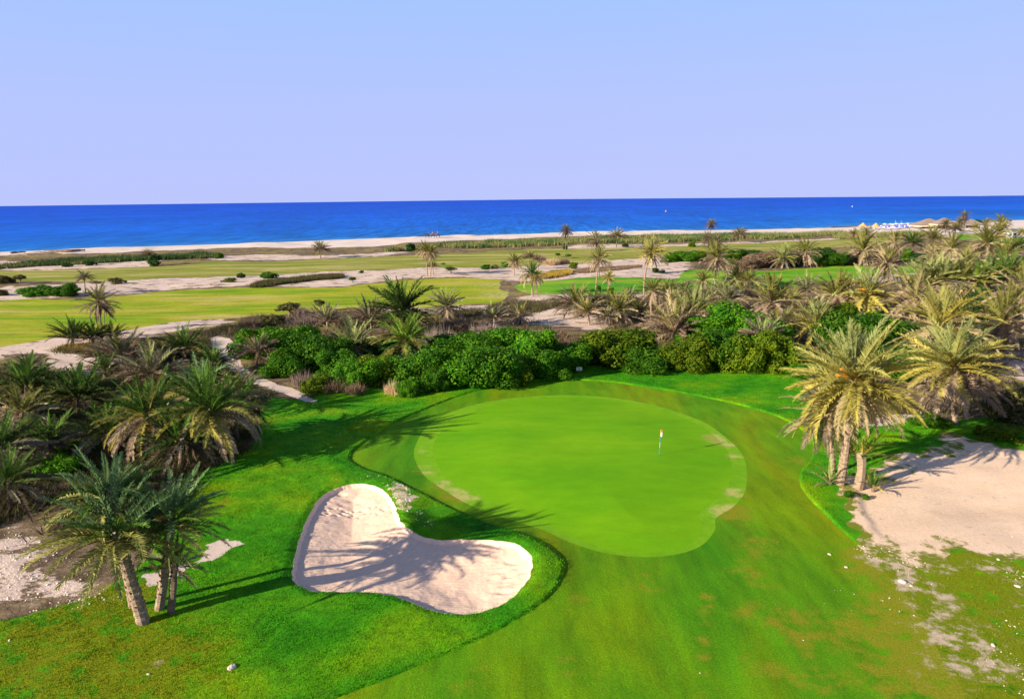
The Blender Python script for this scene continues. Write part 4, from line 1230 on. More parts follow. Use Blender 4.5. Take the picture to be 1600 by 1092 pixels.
h1 = 'green hedge bushes behind the putting green'
h2 = 'round bushes dotted over the sand belt'
h3 = 'scrub bushes of the far belts'
h4 = 'dry brown bushes of the open ground'
h5 = 'green bushes inside the thickets'
BUSHES = [
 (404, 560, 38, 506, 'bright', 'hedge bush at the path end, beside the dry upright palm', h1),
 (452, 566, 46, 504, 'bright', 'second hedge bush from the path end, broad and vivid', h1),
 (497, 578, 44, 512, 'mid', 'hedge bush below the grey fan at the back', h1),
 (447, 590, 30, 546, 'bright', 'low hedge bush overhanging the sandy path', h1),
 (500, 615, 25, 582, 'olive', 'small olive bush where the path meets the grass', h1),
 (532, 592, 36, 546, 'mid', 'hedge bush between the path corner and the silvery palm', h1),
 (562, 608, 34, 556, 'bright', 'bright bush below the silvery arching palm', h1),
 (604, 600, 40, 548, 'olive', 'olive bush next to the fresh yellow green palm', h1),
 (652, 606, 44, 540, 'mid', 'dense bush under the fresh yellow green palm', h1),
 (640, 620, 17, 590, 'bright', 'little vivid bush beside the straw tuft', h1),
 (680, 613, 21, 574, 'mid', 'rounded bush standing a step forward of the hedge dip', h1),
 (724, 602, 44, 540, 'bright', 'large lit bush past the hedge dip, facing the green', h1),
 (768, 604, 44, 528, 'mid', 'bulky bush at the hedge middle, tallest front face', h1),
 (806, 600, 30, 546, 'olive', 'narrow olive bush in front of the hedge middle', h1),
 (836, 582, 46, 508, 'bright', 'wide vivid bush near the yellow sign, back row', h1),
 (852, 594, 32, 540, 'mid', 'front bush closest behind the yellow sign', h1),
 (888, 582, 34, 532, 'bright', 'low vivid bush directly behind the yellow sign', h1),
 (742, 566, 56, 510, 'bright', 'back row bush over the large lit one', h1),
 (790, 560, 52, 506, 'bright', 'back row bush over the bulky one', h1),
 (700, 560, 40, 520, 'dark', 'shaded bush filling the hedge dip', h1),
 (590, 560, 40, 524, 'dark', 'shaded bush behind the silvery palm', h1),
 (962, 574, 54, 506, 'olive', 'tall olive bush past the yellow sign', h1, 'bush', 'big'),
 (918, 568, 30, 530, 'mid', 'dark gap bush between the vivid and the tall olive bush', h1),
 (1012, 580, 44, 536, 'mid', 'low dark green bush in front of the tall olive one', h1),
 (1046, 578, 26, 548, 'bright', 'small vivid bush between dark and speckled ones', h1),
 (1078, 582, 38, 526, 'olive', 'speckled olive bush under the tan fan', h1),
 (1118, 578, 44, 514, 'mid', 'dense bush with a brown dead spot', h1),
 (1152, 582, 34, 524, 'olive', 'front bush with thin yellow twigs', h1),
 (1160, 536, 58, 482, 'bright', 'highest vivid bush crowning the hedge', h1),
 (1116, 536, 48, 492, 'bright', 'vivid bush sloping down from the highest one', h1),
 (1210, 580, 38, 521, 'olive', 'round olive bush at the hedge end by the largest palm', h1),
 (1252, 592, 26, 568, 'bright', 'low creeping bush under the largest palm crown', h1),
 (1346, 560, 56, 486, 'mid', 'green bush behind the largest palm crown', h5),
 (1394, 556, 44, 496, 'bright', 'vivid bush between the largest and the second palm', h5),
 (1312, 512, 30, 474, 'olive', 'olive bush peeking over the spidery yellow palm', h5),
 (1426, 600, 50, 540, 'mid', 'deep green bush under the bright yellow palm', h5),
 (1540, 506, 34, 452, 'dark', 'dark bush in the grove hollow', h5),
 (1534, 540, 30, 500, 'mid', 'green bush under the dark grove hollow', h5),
 (1588, 668, 44, 606, 'drab', 'drab olive bush at the picture edge past the second palm', h5),
 (1560, 690, 30, 664, 'olive', 'low olive bush on the edge of the sandy clearing', h5),
 (1452, 668, 24, 650, 'mid', 'low green bush at the foot of the second palm', h5),
 (100, 748, 28, 708, 'bright', 'vivid leafy bush behind the leaning palms', h5),
 (126, 716, 24, 686, 'mid', 'leafy bush half hidden in the dark thicket', h5),
 (84, 655, 15, 630, 'bright', 'small vivid bush inside the thicket near the picture edge', h5),
 (1326, 776, 9, 766, 'mid', 'low green weeds at the foot of the short stout young palm', h5, 'bush', 'small'),
 (1352, 780, 7, 772, 'bright', 'patch of weeds under the sprout on the sand side of the big palm', h5, 'bush', 'small'),
 (616, 616, 14, 594, 'straw', 'pale straw coloured tuft at the hedge foot', h1, 'bush', 'twig'),
 # belts and dots
 (1067, 409, 25, 391, 'mid', 'long green bush on the pale belt before the far fairway', h3),
 (1046, 410, 12, 399, 'mid', 'green bush at the near end of the long green one', h3),
 (1092, 408, 14, 394, 'olive', 'olive bush at the far end of the long green one', h3),
 (1150, 408, 16, 391, 'mid', 'green bush behind the wide drooping palm crown', h3),
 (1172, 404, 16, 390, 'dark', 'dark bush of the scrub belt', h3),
 (1190, 417, 24, 393, 'brown', 'large russet brown bush of the scrub belt', h3),
 (1164, 420, 16, 404, 'brown', 'low russet bush under the slim palm', h3),
 (1240, 416, 14, 396, 'dark', 'dark bush between the pale green and dark skirted palms', h3),
 (1288, 412, 20, 388, 'dark', 'dark tall bush past the dark skirted palm', h3),
 (1306, 416, 18, 394, 'mid', 'mid green bush in the scrub belt', h3),
 (1322, 414, 16, 396, 'drab', 'drab bush beside the widest far palm', h3),
 (1284, 417, 6, 408, 'olive', 'small pale bush on the belt edge', h3),
 (1417, 410, 9, 388, 'bright', 'small vivid upright bush by the very dark palm', h3),
 (1370, 410, 14, 392, 'dark', 'dark bush in the shade of the widest far palm', h3),
 (1436, 412, 12, 396, 'dark', 'dark bush next to the small vivid upright one', h3),
 (1528, 352, 9, 343, 'dark', 'dark bush at the end of the thatched roofs', h3),
 (1081, 386, 5, 377, 'olive', 'bright yellowish bush at the reed edge', h3),
 (62, 463, 22, 444, 'bright', 'wide vivid bush on the sand belt near the picture edge', h3),
 (103, 464, 20, 442, 'mid', 'duller bush touching the wide vivid one', h3),
 (8, 444, 11, 429, 'drab', 'dusky bush cut by the picture edge on the far strip', h2),
 (2, 462, 8, 450, 'drab', 'dusky low bush at the picture edge above the yellow fairway', h2),
 (31, 443, 11, 428, 'drab', 'round topped little tree beside the dusky edge bush', h2, 'small_tree', 'small'),
 (182, 444, 12, 432, 'drab', 'greyish bush on the pale mound', h2, 'bush', 'small'),
 (150, 443, 9, 438, 'brown', 'low brown bush before the greyish one', h2, 'bush', 'small'),
 (103, 417, 8, 409, 'dark', 'dark bush on the dune before the reeds', h2, 'bush', 'small'),
 (140, 415, 9, 406, 'dark', 'darker bush further along the dune before the reeds', h2, 'bush', 'small'),
 (242, 416, 10, 396, 'dark', 'dark upright bush at the reed palm', h2, 'bush', 'small'),
 (376, 434, 7, 425, 'dark', 'round dark bush beside the yellowish one on the sand belt', h2, 'bush', 'small'),
 (359, 441, 11, 433, 'olive', 'yellowish low bush on the sand belt', h2, 'bush', 'small'),
 (344, 404, 7, 394, 'mid', 'green bush on the upper beach', h2, 'bush', 'small'),
 (418, 435, 12, 423, 'mid', 'round green bush alone on the sand belt', h2, 'bush', 'small'),
 (565, 427, 4.5, 422, 'dark', 'tiny dark bush in the middle of the sand belt', h2, 'bush', 'small'),
 (551, 442, 7, 432, 'mid', 'tiny tree by the golden grass strip', h2, 'small_tree', 'small'),
 (693, 416, 4, 410, 'mid', 'tiny lollipop tree past the twin palms', h2, 'small_tree', 'small'),
 (704, 427, 9, 416, 'olive', 'small spreading tree past the twin palms', h2, 'small_tree', 'small'),
 (759, 421, 8, 412, 'mid', 'first of two round bushes before the sand belt palm', h2, 'bush', 'small'),
 (774, 420, 6, 412, 'drab', 'second duller bush before the sand belt palm', h2, 'bush', 'small'),
 (789, 418, 7, 408, 'mid', 'bush touching the sand belt palm', h2, 'bush', 'small'),
 (642, 392, 9, 378, 'dark', 'dark round bush at the start of the long reed bed', h2, 'bush', 'small'),
 (622, 393, 13, 386, 'drab', 'low drab bush beside the dark round one', h2, 'bush', 'small'),
 (896, 420, 8, 408, 'olive', 'round olive bush among the brown scrub of the belt', h2, 'bush', 'small'),
 (872, 402, 5, 395, 'mid', 'small green tree on the belt scrub', h2, 'small_tree', 'small'),
 (888, 404, 6, 396, 'mid', 'second small green tree on the belt scrub', h2, 'small_tree', 'small'),
 (883, 390, 5, 382, 'mid', 'round bush at the foot of the sea crowned palm', h2, 'bush', 'small'),
 (1024, 426, 6, 417, 'mid', 'larger of the two bushes past the tallest fairway palm', h2, 'bush', 'small'),
 (1035, 427, 5, 420, 'dark', 'smaller of the two bushes past the tallest fairway palm', h2, 'bush', 'small'),
 (935, 456, 5, 444, 'mid', 'small bush at the trunk of the tall watered fairway palm', h2, 'bush', 'small'),
 (954, 460, 5, 447, 'olive', 'small bush at the stubby golden palm', h2, 'bush', 'small'),
 (977, 386, 6, 379, 'dark', 'bush beside the bushy dark palm', h2, 'bush', 'small'),
 # dry ones
 (451, 494, 20, 472, 'drab', 'spreading dark leafed tree at the hedge back', h4, 'small_tree', 'small'),
 (500, 486, 8, 466, 'drab', 'thin small tree alone at the yellow fairway edge', h4, 'small_tree', 'small'),
 (470, 494, 14, 476, 'mauve', 'bare greyish bush next to the dark leafed tree', h4, 'bush', 'twig'),
 (426, 508, 22, 490, 'drab', 'drab bush at the hedge back near the path', h4, 'bush', 'small'),
 (390, 512, 16, 494, 'brown', 'brown bush on the ridge above the path', h4, 'bush', 'twig'),
 (484, 508, 26, 490, 'mauve', 'wide greyish bare bush at the hedge back', h4, 'bush', 'twig'),
 (540, 510, 22, 492, 'brown', 'brown bare bush behind the grey fan', h4, 'bush', 'twig'),
 (474, 606, 18, 578, 'mauve', 'bare mauve bush where the hedge meets the path', h4, 'bush', 'twig'),
 (524, 612, 18, 586, 'brown', 'brown bare bush in the shade of the olive one', h4, 'bush', 'twig'),
 (556, 616, 14, 596, 'brown', 'brown twiggy patch at the hedge foot', h4, 'bush', 'twig'),
 (686, 545, 26, 508, 'mauve', 'greyish bare bush in the hedge dip', h4, 'bush', 'twig'),
 (1120, 540, 12, 520, 'brown', 'dead brown spot in the dense bush', h4, 'bush', 'twig'),
 (860, 530, 34, 512, 'brown', 'brown scrub below the bare sand hollow', h4, 'bush', 'twig'),
 (900, 542, 30, 524, 'brown', 'brown scrub behind the low vivid bush', h4, 'bush', 'twig'),
 (720, 512, 30, 494, 'brown', 'brown scrub behind the hedge middle', h4, 'bush', 'twig'),
 (760, 522, 26, 504, 'mauve', 'greyish scrub over the bulky bush', h4, 'bush', 'twig'),
 (862, 414, 12, 402, 'straw', 'pale tan bush on the belt scrub', h2, 'bush', 'twig'),
 (880, 412, 10, 402, 'brown', 'brown bush on the belt scrub', h2, 'bush', 'twig'),
 (845, 410, 9, 396, 'mauve', 'greyish bare bush behind the withered palm', h2, 'bush', 'twig'),
]
for row in BUSHES:
    bush(*row)

# ------------------------------------------------------------------ what nobody could count: grass, undergrowth, reeds, pebbles
def scatter(zone, n, seed):
    r = np.random.default_rng(seed)
    lo, hi = zone.lo, zone.hi
    P = r.uniform(lo, hi, (n, 2))
    return P[zone.d(P[:, 0], P[:, 1]) < 0]

def blades(name, P, per, h, wd, lean, mats, seed, midx=None, spread=0.12, z=None):
    """tufts of narrow triangles standing on P"""
    r = np.random.default_rng(seed)
    z = height(P[:, 0], P[:, 1]) if z is None else z
    B = np.repeat(np.column_stack([P, z]), per, 0)
    n = len(B)
    B[:, :2] += r.normal(size=(n, 2)) * spread
    a = r.uniform(0, 6.283, n)
    hh = np.repeat(np.asarray(h) * np.ones(len(P)), per) * r.uniform(0.55, 1.15, n)
    S = np.stack([np.cos(a), np.sin(a), np.zeros(n)], 1) * (np.repeat(np.asarray(wd) * np.ones(len(P)), per) * 0.5)[:, None]
    q = r.uniform(0, 6.283, n)
    T = B + np.stack([np.cos(q) * lean * hh, np.sin(q) * lean * hh, hh], 1)
    B[:, 2] -= 0.02
    i = np.arange(n)
    mi = None if midx is None else np.repeat(midx, per)
    return mesh(name, np.concatenate([B - S, B + S, T]), np.stack([i, i + n, i + 2 * n], 1), mats, False, mi)

# rough grass: real blades where the grass is thick
zr = Zone([(-60, 1092), (-60, 985), (60, 952), (140, 932), (190, 900), (235, 868), (250, 820), (300, 775), (310, 740), (360, 722), (398, 690), (405, 650), (425, 622), (485, 628), (500, 612), (640, 616), (800, 588), (900, 574), (1040, 576),
           (1238, 575), (1252, 605), (1290, 660), (1430, 660), (1470, 690), (1390, 724), (1305, 768), (1318, 815), (1362, 868), (1640, 900), (1640, 1120)], n=3)
P = scatter(zr, 420000, 5)
X, Y = P[:, 0], P[:, 1]
dR = np.hypot(X, Y)
ok = (Z_APRON.d(X, Y) > 0.10) & (Z_BUNKER.d(X, Y) > 0.05) & (Z_PATH.d(X, Y) > 0) & (Z_CLEAR.d(X, Y) > 0.2) & (Z_STREAK.d(X, Y) > 0) & (Z_ROUGH.d(X, Y) < 0) & (Z_SPLASH.d(X, Y) > 0.1)
ok &= rng.random(len(P)) < np.clip(36.0 / dR, 0, 1) * (0.15 + 0.9 * fbm(X / 1.7, Y / 1.7, 44, 3)) * (1 - 0.85 * smooth(12, 16, X) * smooth(44, 38, Y))
P = P[ok]
me = blades('grass', P, 3, 0.045 + 0.06 * fbm(P[:, 0] / 1.2, P[:, 1] / 1.2, 45, 3), 0.022 * (1 + np.hypot(P[:, 0], P[:, 1]) / 60), 0.55, [MAT['rough']], 6)
me.attributes.new('dry', 'FLOAT', 'POINT').data.foreach_set('value', dryness(*np.array([v.co[:2] for v in me.vertices]).T).astype(np.float32))
tag(link('grass', me), 'thick blades of rough grass standing around the bunker and fairway', 'grass', None, 'stuff')

# dry undergrowth of the thickets
us = [Zone(p, n=3, jit=2.0, js=4.0) for p in (
    [(-60, 600), (60, 585), (150, 596), (200, 560), (270, 545), (330, 540), (350, 590), (420, 632), (398, 690), (310, 740), (250, 800), (100, 828), (-60, 838)],
    [(375, 505), (460, 488), (620, 490), (820, 500), (860, 520), (900, 548), (960, 512), (1000, 480), (1110, 470), (1240, 462), (1330, 455), (1420, 448), (1540, 440), (1640, 436), (1640, 560), (1560, 570), (1600, 640), (1400, 650), (1290, 640), (1240, 580), (1000, 560), (380, 600)],
    [(80, 548), (200, 540), (330, 520), (400, 496), (380, 520), (330, 536), (260, 548), (180, 556)],
    [(1090, 432), (1200, 418), (1340, 412), (1420, 410), (1420, 396), (1340, 398), (1200, 402), (1110, 410)],
    [(1420, 425), (1640, 415), (1640, 440), (1420, 440)],
    [(800, 474), (900, 466), (1000, 468), (1000, 490), (900, 484), (840, 492), (760, 496), (700, 492)])]
P = np.concatenate([scatter(z, (17000, 11000, 2500, 2500, 2500, 2500)[k], 60 + k) for k, z in enumerate(us)])
X, Y = P[:, 0], P[:, 1]
ok = (Z_PATH.d(X, Y) > 0.8) & (Z_ROUGH.d(X, Y) > 0.3) & (Z_CLEAR.d(X, Y) > 0.5)
for _n, zf in Z_FAR: ok &= zf.d(X, Y) > 0.5
ok &= fbm(X / 5, Y / 5, 71, 3) > 0.40
P = P[ok]
r = np.random.default_rng(8)
mi = r.choice(6, len(P), p=[.24, .20, .10, .16, .10, .20])
mi = np.where((P[:, 0] < -8) & (P[:, 1] < 95) & (mi == 2), 5, mi)
me = blades('dry_undergrowth', P, 16, 0.35 + 0.9 * fbm(P[:, 0] / 4, P[:, 1] / 4, 72, 3), 0.09, 0.8, [LF['brown'], LF['drab'], LF['mauve'], FR['umber'], FR['olive'], FR['deep']], 9, mi, 0.55)
tag(link('dry_undergrowth', me), 'brown dry undergrowth between the thicket palms', 'undergrowth', None, 'stuff')

# reed beds in front of the beach
rz = [Zone(p, n=3, jit=1.5, js=8.0) for p in (
    [(-160, 436), (0, 421), (60, 417), (150, 413), (250, 408), (340, 405), (330, 399), (250, 402), (150, 405), (60, 411), (0, 415), (-160, 425)],
    [(600, 395), (680, 390), (800, 387), (900, 382), (1000, 380), (1100, 377), (1200, 374), (1300, 369), (1316, 365), (1200, 368), (1000, 372), (800, 379), (680, 386)],
    [(1310, 374), (1420, 369), (1460, 367), (1440, 364), (1380, 366), (1315, 368)])]
lbs = ['dark green reed bed in front of the beach, near the picture edge', 'long reed bed between the pale beach and the far fairway', 'low brown reed strip in front of the beach bar sand']
for k, z in enumerate(rz):
    P = scatter(z, (30000, 60000, 9000)[k], 80 + k)
    n_ = fbm(P[:, 0] / 9, P[:, 1] / 9, 91 + k, 3)
    P = P[n_ > 0.36]; n_ = n_[n_ > 0.36]
    green = (n_ + 0.25 * rng.random(len(P)) > (0.58, 0.72, 2)[k]).astype(int)
    P = P[:26000]; green = green[:26000]; n_ = n_[:26000]
    me = blades('reeds', P, 2, (1.1, 1.7, 1.3)[k] + 2.2 * (n_ - 0.35), 0.28, 0.22, [LF['reed'], LF['reedgreen']], 95 + k, green, 0.5)
    tag(link('reeds', me), lbs[k], 'reeds', None, 'stuff')
for nm, p, mt, hh, lb in (('golden_grass', [(846, 434), (862, 428), (888, 425), (890, 430), (868, 434), (850, 437)], 'gold', 0.7, 'strip of golden grass on the sand belt'),
                          ('dry_grass', [(396, 446), (430, 440), (480, 434), (530, 431), (532, 436), (480, 440), (430, 446), (398, 450)], 'drab', 0.9, 'dark olive grass strip along the yellow fairway'),
                          ('dry_grass', [(100, 545), (150, 540), (210, 541), (300, 527), (300, 534), (210, 550), (150, 552), (105, 549)], 'gold', 0.5, 'golden brown grass under the tall twin stemmed palm'),
                          ('dry_grass', [(900, 424), (940, 420), (1000, 416), (990, 421), (940, 427), (905, 429)], 'brown', 0.5, 'brown grass patches on the sand belt behind the watered fairway')):
    P = scatter(Zone(p, n=3, jit=0.8, js=2.0), 9000, 120)
    tag(link(nm, blades(nm, P, 3, hh, 0.16, 0.5, [LF[mt]], 121, None, 0.3)), lb, 'grass', None, 'stuff')

# pebbles on the worn ground and along the bunker lip
def pebbles(name, P, s0, s1, seed, label):
    r = np.random.default_rng(seed)
    n = len(P)
    z = height(P[:, 0], P[:, 1])
    s = s0 * (s1 / s0) ** (r.random(n) ** 2.2)
    base = np.array([[1, 0, 0], [0, 1, 0], [-1, 0, 0], [0, -1, 0], [0.1, 0.1, 0.75], [0, 0, -0.4]], float)
    Vv = (base[None] * r.uniform(0.6, 1.25, (n, 6, 3))) * s[:, None, None] + np.column_stack([P, z])[:, None]
    F = np.array([[0, 1, 4], [1, 2, 4], [2, 3, 4], [3, 0, 4], [1, 0, 5], [2, 1, 5], [3, 2, 5], [0, 3, 5]])
    T = (np.arange(n)[:, None, None] * 6 + F[None]).reshape(-1, 3)
    tag(link(name, mesh(name, Vv.reshape(-1, 3), T, [MAT['stone']])), label, 'gravel', None, 'stuff')
P = np.concatenate([scatter(Zone(p, n=3, jit=1.0, js=1.5), c, 130 + k) for k, (p, c) in enumerate((
    ([(1400, 890), (1440, 880), (1500, 905), (1600, 960), (1640, 1060), (1540, 1040), (1480, 960), (1420, 920)], 500),
    ([(1540, 885), (1640, 900), (1640, 960), (1570, 930)], 500), ([(1280, 880), (1440, 900), (1440, 980), (1330, 960)], 120), ([(1480, 960), (1640, 1000), (1640, 1092), (1530, 1080)], 260),
    ([(1330, 850), (1480, 830), (1640, 840), (1640, 900), (1380, 880)], 600), ([(1080, 900), (1300, 900), (1300, 1090), (1080, 1090)], 70))) if True])
P = P[fbm(P[:, 0] / 1.5, P[:, 1] / 1.5, 140, 3) > 0.60]
pebbles('gravel', P, 0.015, 0.075, 141, 'white pebbles strewn over the worn olive grass by the clearing')
P = np.concatenate([scatter(Zone(p, n=3), c, 150 + k) for k, (p, c) in enumerate((([(604, 766), (625, 758), (646, 772), (655, 800), (680, 826), (660, 830), (632, 806), (616, 780)], 420), ([(520, 752), (600, 748), (620, 757), (600, 764), (540, 757)], 60)))])
P = P[Z_BUNKER.d(P[:, 0], P[:, 1]) > 0.05]
pebbles('gravel', P, 0.02, 0.10, 151, 'pale pebbles thrown up along the bunker lip')
P = scatter(Zone([(-40, 838), (60, 830), (100, 862), (130, 895), (200, 920), (290, 930), (160, 950), (60, 960), (-40, 985)], n=3, jit=1, js=2), 3000, 160)
P = P[fbm(P[:, 0] / 1.8, P[:, 1] / 1.8, 161, 3) > 0.46]
pebbles('gravel', P, 0.015, 0.11, 162, 'rubble of pale stones on the bare ground behind the leaning palms')
us = [Zone([(-60, 600), (60, 560), (160, 552), (200, 590), (150, 600), (60, 600)], n=3)]

# single stones
def stone(u, v, wpx, label, seed):
    B = at(u, v)
    s = wpx / ppm(B) / 2
    r = random.Random(seed); m = MB()
    m.ball((0, 0, s * 0.12), (s * r.uniform(.9, 1.1), s * r.uniform(.6, .8), s * r.uniform(.32, .45)), 10, 7)
    m.v = [tuple(c * (1 + r.uniform(-.13, .13)) for c in p) for p in m.v]
    tag(m.build('stone', MAT['stone'], None, B, (0, 0, r.uniform(0, 3))), label, 'stone', 'single pale stones lying in the grass')
for k, (u, v, w_, lb) in enumerate((
    (362, 1043, 16, 'pale rounded stone in the grass below the leaning palms'), (232, 1053, 6, 'small stone in the grass near the pale rounded one'),
    (15, 1000, 6, 'small stone in the olive grass at the picture edge'), (1410, 909, 13, 'white stone lying on the worn grass below the clearing'),
    (1424, 915, 6, 'smaller white stone next to the one on the worn grass'), (1552, 1008, 10, 'white stone near the picture edge in olive grass'), (1560, 874, 7, 'white stone on the margin of the clearing'),
    (1590, 916, 9, 'white stone at the picture edge below the clearing'), (1322, 886, 6, 'tan stone where the fairway thins out'), (1296, 866, 6, 'tan stone nearest the clearing corner'))):
    stone(u, v, w_, lb, 170 + k)

# ------------------------------------------------------------------ the flag
B = at(1030, 711)
T_ = above(B, 1032.5, 671)
fr = empty('golf_flag', B)
tag(fr, 'flagstick with blue and white pole and limp red and white flag on the green', 'flag')
d = T_ - B
for k, (a, b, mt) in enumerate(((-0.02, 0.30, 'blue'), (0.30, 0.50, 'white'), (0.50, 0.74, 'blue'), (0.74, 1.0, 'yellowp'))):
    m = MB(); m.tube([d * a, d * b], 0.014, 8); m.build('pole', MAT[mt], fr)
m = MB()
n = 7
vs_, fs = [], []
for i in range(n):
    t = i / (n - 1)
    for j in range(4):
        q = j / 3
        x = 0.02 + q * (0.09 + 0.05 * t); y = 0.06 * math.sin(q * 5 + t * 2)
        vs_.append(Vector((x, y, -0.05 - t * 0.55 + 0.05 * q)) + d * 1.0)
for i in range(n - 1):
    for j in range(3):
        fs.append((i * 4 + j, i * 4 + j + 1, i * 4 + 5 + j, i * 4 + 4 + j))
m.add(vs_, fs)
f = m.build('flag_cloth', [MAT['white'], MAT['red']], fr, None, None, True)
for p in f.data.polygons:
    if p.index // 3 < 2: p.material_index = 1
md = f.modifiers.new('thick', 'SOLIDIFY'); md.thickness = 0.012
m = MB(); m.tube([(0, 0, -0.10), (0, 0, 0.006)], 0.054, 14); m.build('hole_cup', MAT['ink'], fr)

# the small sign at the hedge
B = at(905, 584)
sg = empty('course_sign', B)
tag(sg, 'small cream sign on a post at the hedge foot, above the green', 'sign')
w_ = 9 / ppm(B); hh = 5.5 / ppm(B); zc = 7 / ppm(B) + 0.05
m = MB(); m.box((0, 0, zc), (w_, 0.05, hh)); m.build('board', MAT['sign'], sg, None, (R_(-12), 0, 0))
m = MB(); m.tube([(0, 0.05, -0.2), (0, 0.05, zc)], 0.04, 8); m.build('post', MAT['wood'], sg)
m = MB()
for k in range(2): m.box((0, -0.032, zc + hh * (0.2 - 0.36 * k)), (w_ * 0.7, 0.006, 0.035))
m.build('lettering', MAT['ink'], sg, None, (R_(-12), 0, 0))

# ------------------------------------------------------------------ beach bar
def hip_roof(m, w_, l_, z0, z1, ridge, over=0.0):
    a, b = w_ / 2 + over, l_ / 2 + over
    n = 6
    rings = []
    for i in range(n + 1):
        t = i / n; s = 1 - t
        z = z0 + (z1 - z0) * (t ** 1.12)
        rings.append([(-a * s - ridge * t, -b * s, z), (a * s + ridge * t, -b * s, z), (a * s + ridge * t, b * s, z), (-a * s - ridge * t, b * s, z)])
    vs_ = [p for q in rings for p in q]
    fs = [(i * 4 + k, i * 4 + (k + 1) % 4, i * 4 + 4 + (k + 1) % 4, i * 4 + 4 + k) for i in range(n) for k in range(4)]
    fs.append((3, 2, 1, 0))
    m.add(vs_, fs)

def pavilion(u, v, wpx, top, eave, label, long_=1.0, bands=True):
    B = at(u, v)
    k = ppm(B)
    W = wpx / k; z1 = above(B, u, top).z - B.z; z0 = above(B, u, eave).z - B.z
    rt = empty('beach_pavilion', B)
    tag(rt, label, 'pavilion', 'thatched roofs of the beach bar')
    m = MB(); hip_roof(m, W, W * 0.7 * long_, z0, z1, W * 0.04); m.build('roof', MAT['thatch'], rt)
    if bands:
        m = MB()
        for s in (-1, 1):
            m.box((0, s * W * 0.35 * long_, z0 - 0.32), (W * 0.99, 0.15, 0.55)); m.box((s * W * 0.49, 0, z0 - 0.32), (0.15, W * 0.7 * long_ - 0.2, 0.55))
        m.build('fascia', MAT['cream'], rt)
    for i in range(5):
        for s in (-1, 1):
            m = MB(); m.tube([(0, 0, -0.3), (0, 0, z0 - 0.6)], 0.16, 7)
            m.build('post', MAT['wood'], rt, ((i - 2) * W * 0.235, s * W * 0.31 * long_, 0))
    m = MB(); m.box((W * 0.12, W * 0.1, 0.65), (W * 0.5, 1.0, 1.3)); m.build('counter', MAT['wood'], rt)
    return rt
pavilion(1450, 357, 48, 341.5, 352, 'largest thatched pavilion roof with a cream band, on the beach')
pavilion(1474, 357, 36, 340.5, 350, 'thatched pavilion roof just behind the largest one')
pavilion(1516, 356, 34, 342.5, 351, 'lower thatched pavilion roof past the bar palms', 1.0, False)

def parasol(u, v, top, half, mt, label):
    B = at(u, v); k = ppm(B)
    zt = above(B, u, top).z - B.z; R1 = half / k
    rt = empty('thatched_parasol', B)
    tag(rt, label, 'parasol', 'thatched parasols on the beach')
    m = MB(); m.tube([(0, 0, -0.3), (0, 0, zt - 0.3)], 0.12, 8); m.build('pole', MAT['wood'], rt)
    m = MB()
    n = 14; vs_ = []
    for i in range(6):
        t = i / 5; z = zt - (zt * 0.55) * t ** 0.8; q = R1 * (0.05 + 0.95 * t)
        for j in range(n):
            s = 1 + (0.06 if j % 2 else 0) * t
            vs_.append((q * s * math.cos(6.283 * j / n), q * s * math.sin(6.283 * j / n), z - (0.12 if j % 2 else 0) * t))
    fs = [(i * n + j, i * n + n + j, i * n + n + (j + 1) % n, i * n + (j + 1) % n) for i in range(5) for j in range(n)] + [tuple(range(n))]
    m.add(vs_, fs); m.build('canopy', MAT[mt], rt)
parasol(1348, 358, 348, 7, 'thatch_new', 'golden thatched parasol furthest from the pavilions, by white chairs')
parasol(1368, 358.5, 348.5, 7, 'thatch_new', 'golden thatched parasol next to the rows of loungers')
parasol(1358, 359, 352, 5, 'thatch', 'grey thatched parasol between the two golden ones')

lf = MB(); lf.box((0, 0, 0.28), (0.75, 2.0, 0.08))
lm = MB(); lm.box((0, -0.25, 0.38), (0.7, 1.4, 0.12)); lm.add([(-.35, .45, .34), (.35, .45, .34), (.35, .98, .95), (-.35, .98, .95), (-.35, .55, .30), (.35, .55, .30), (.35, 1.05, .88), (-.35, 1.05, .88)], [(0, 1, 2, 3), (7, 6, 5, 4), (3, 2, 6, 7), (0, 3, 7, 4), (1, 5, 6, 2), (0, 4, 5, 1)])
ll = [MB() for _ in range(1)]
fd = lf.data('frame', MAT['white']); mdw = lm.data('mattress', MAT['white']); mdb = lm.data('mattress', MAT['navy'])
lg = MB(); lg.box((0, 0, 0.12), (0.07, 0.07, 0.24)); ld = lg.data('leg', MAT['white'])
r = random.Random(3)
for k in range(46):
    u = 1378 + 52 * (k % 23) / 22 + r.uniform(-1, 1); v = (357.5, 355.4)[k // 23] - 2.2 * ((u - 1378) / 52) + r.uniform(-.3, .3)
    o = empty('sun_lounger', at(u, v), r.uniform(-0.4, 0.4))
    o.scale = (1.2,) * 3
    tag(o, 'blue and white sun lounger in the rows beside the thatched pavilion', 'sun lounger', 'sun loungers in rows on the beach')
    link('frame', fd, o); link('mattress', mdb if r.random() < .7 else mdw, o)
    for a in (-1, 1):
        for b in (-1, 1): link('leg', ld, o, (a * .33, b * .9, 0))
pr_ = MB(); pr_.tube([(0, 0, -.2), (0, 0, 2.4)], .05, 6); ppd = pr_.data('pole', MAT['white'])
pc = MB(); n = 8
pc.add([(0, 0, 2.7)] + [(1.6 * math.cos(6.283 * j / n), 1.6 * math.sin(6.283 * j / n), 2.1) for j in range(n)], [(0, 1 + j, 1 + (j + 1) % n) for j in range(n)] + [tuple(range(n, 0, -1))])
pcd = pc.data('canopy', MAT['white'])
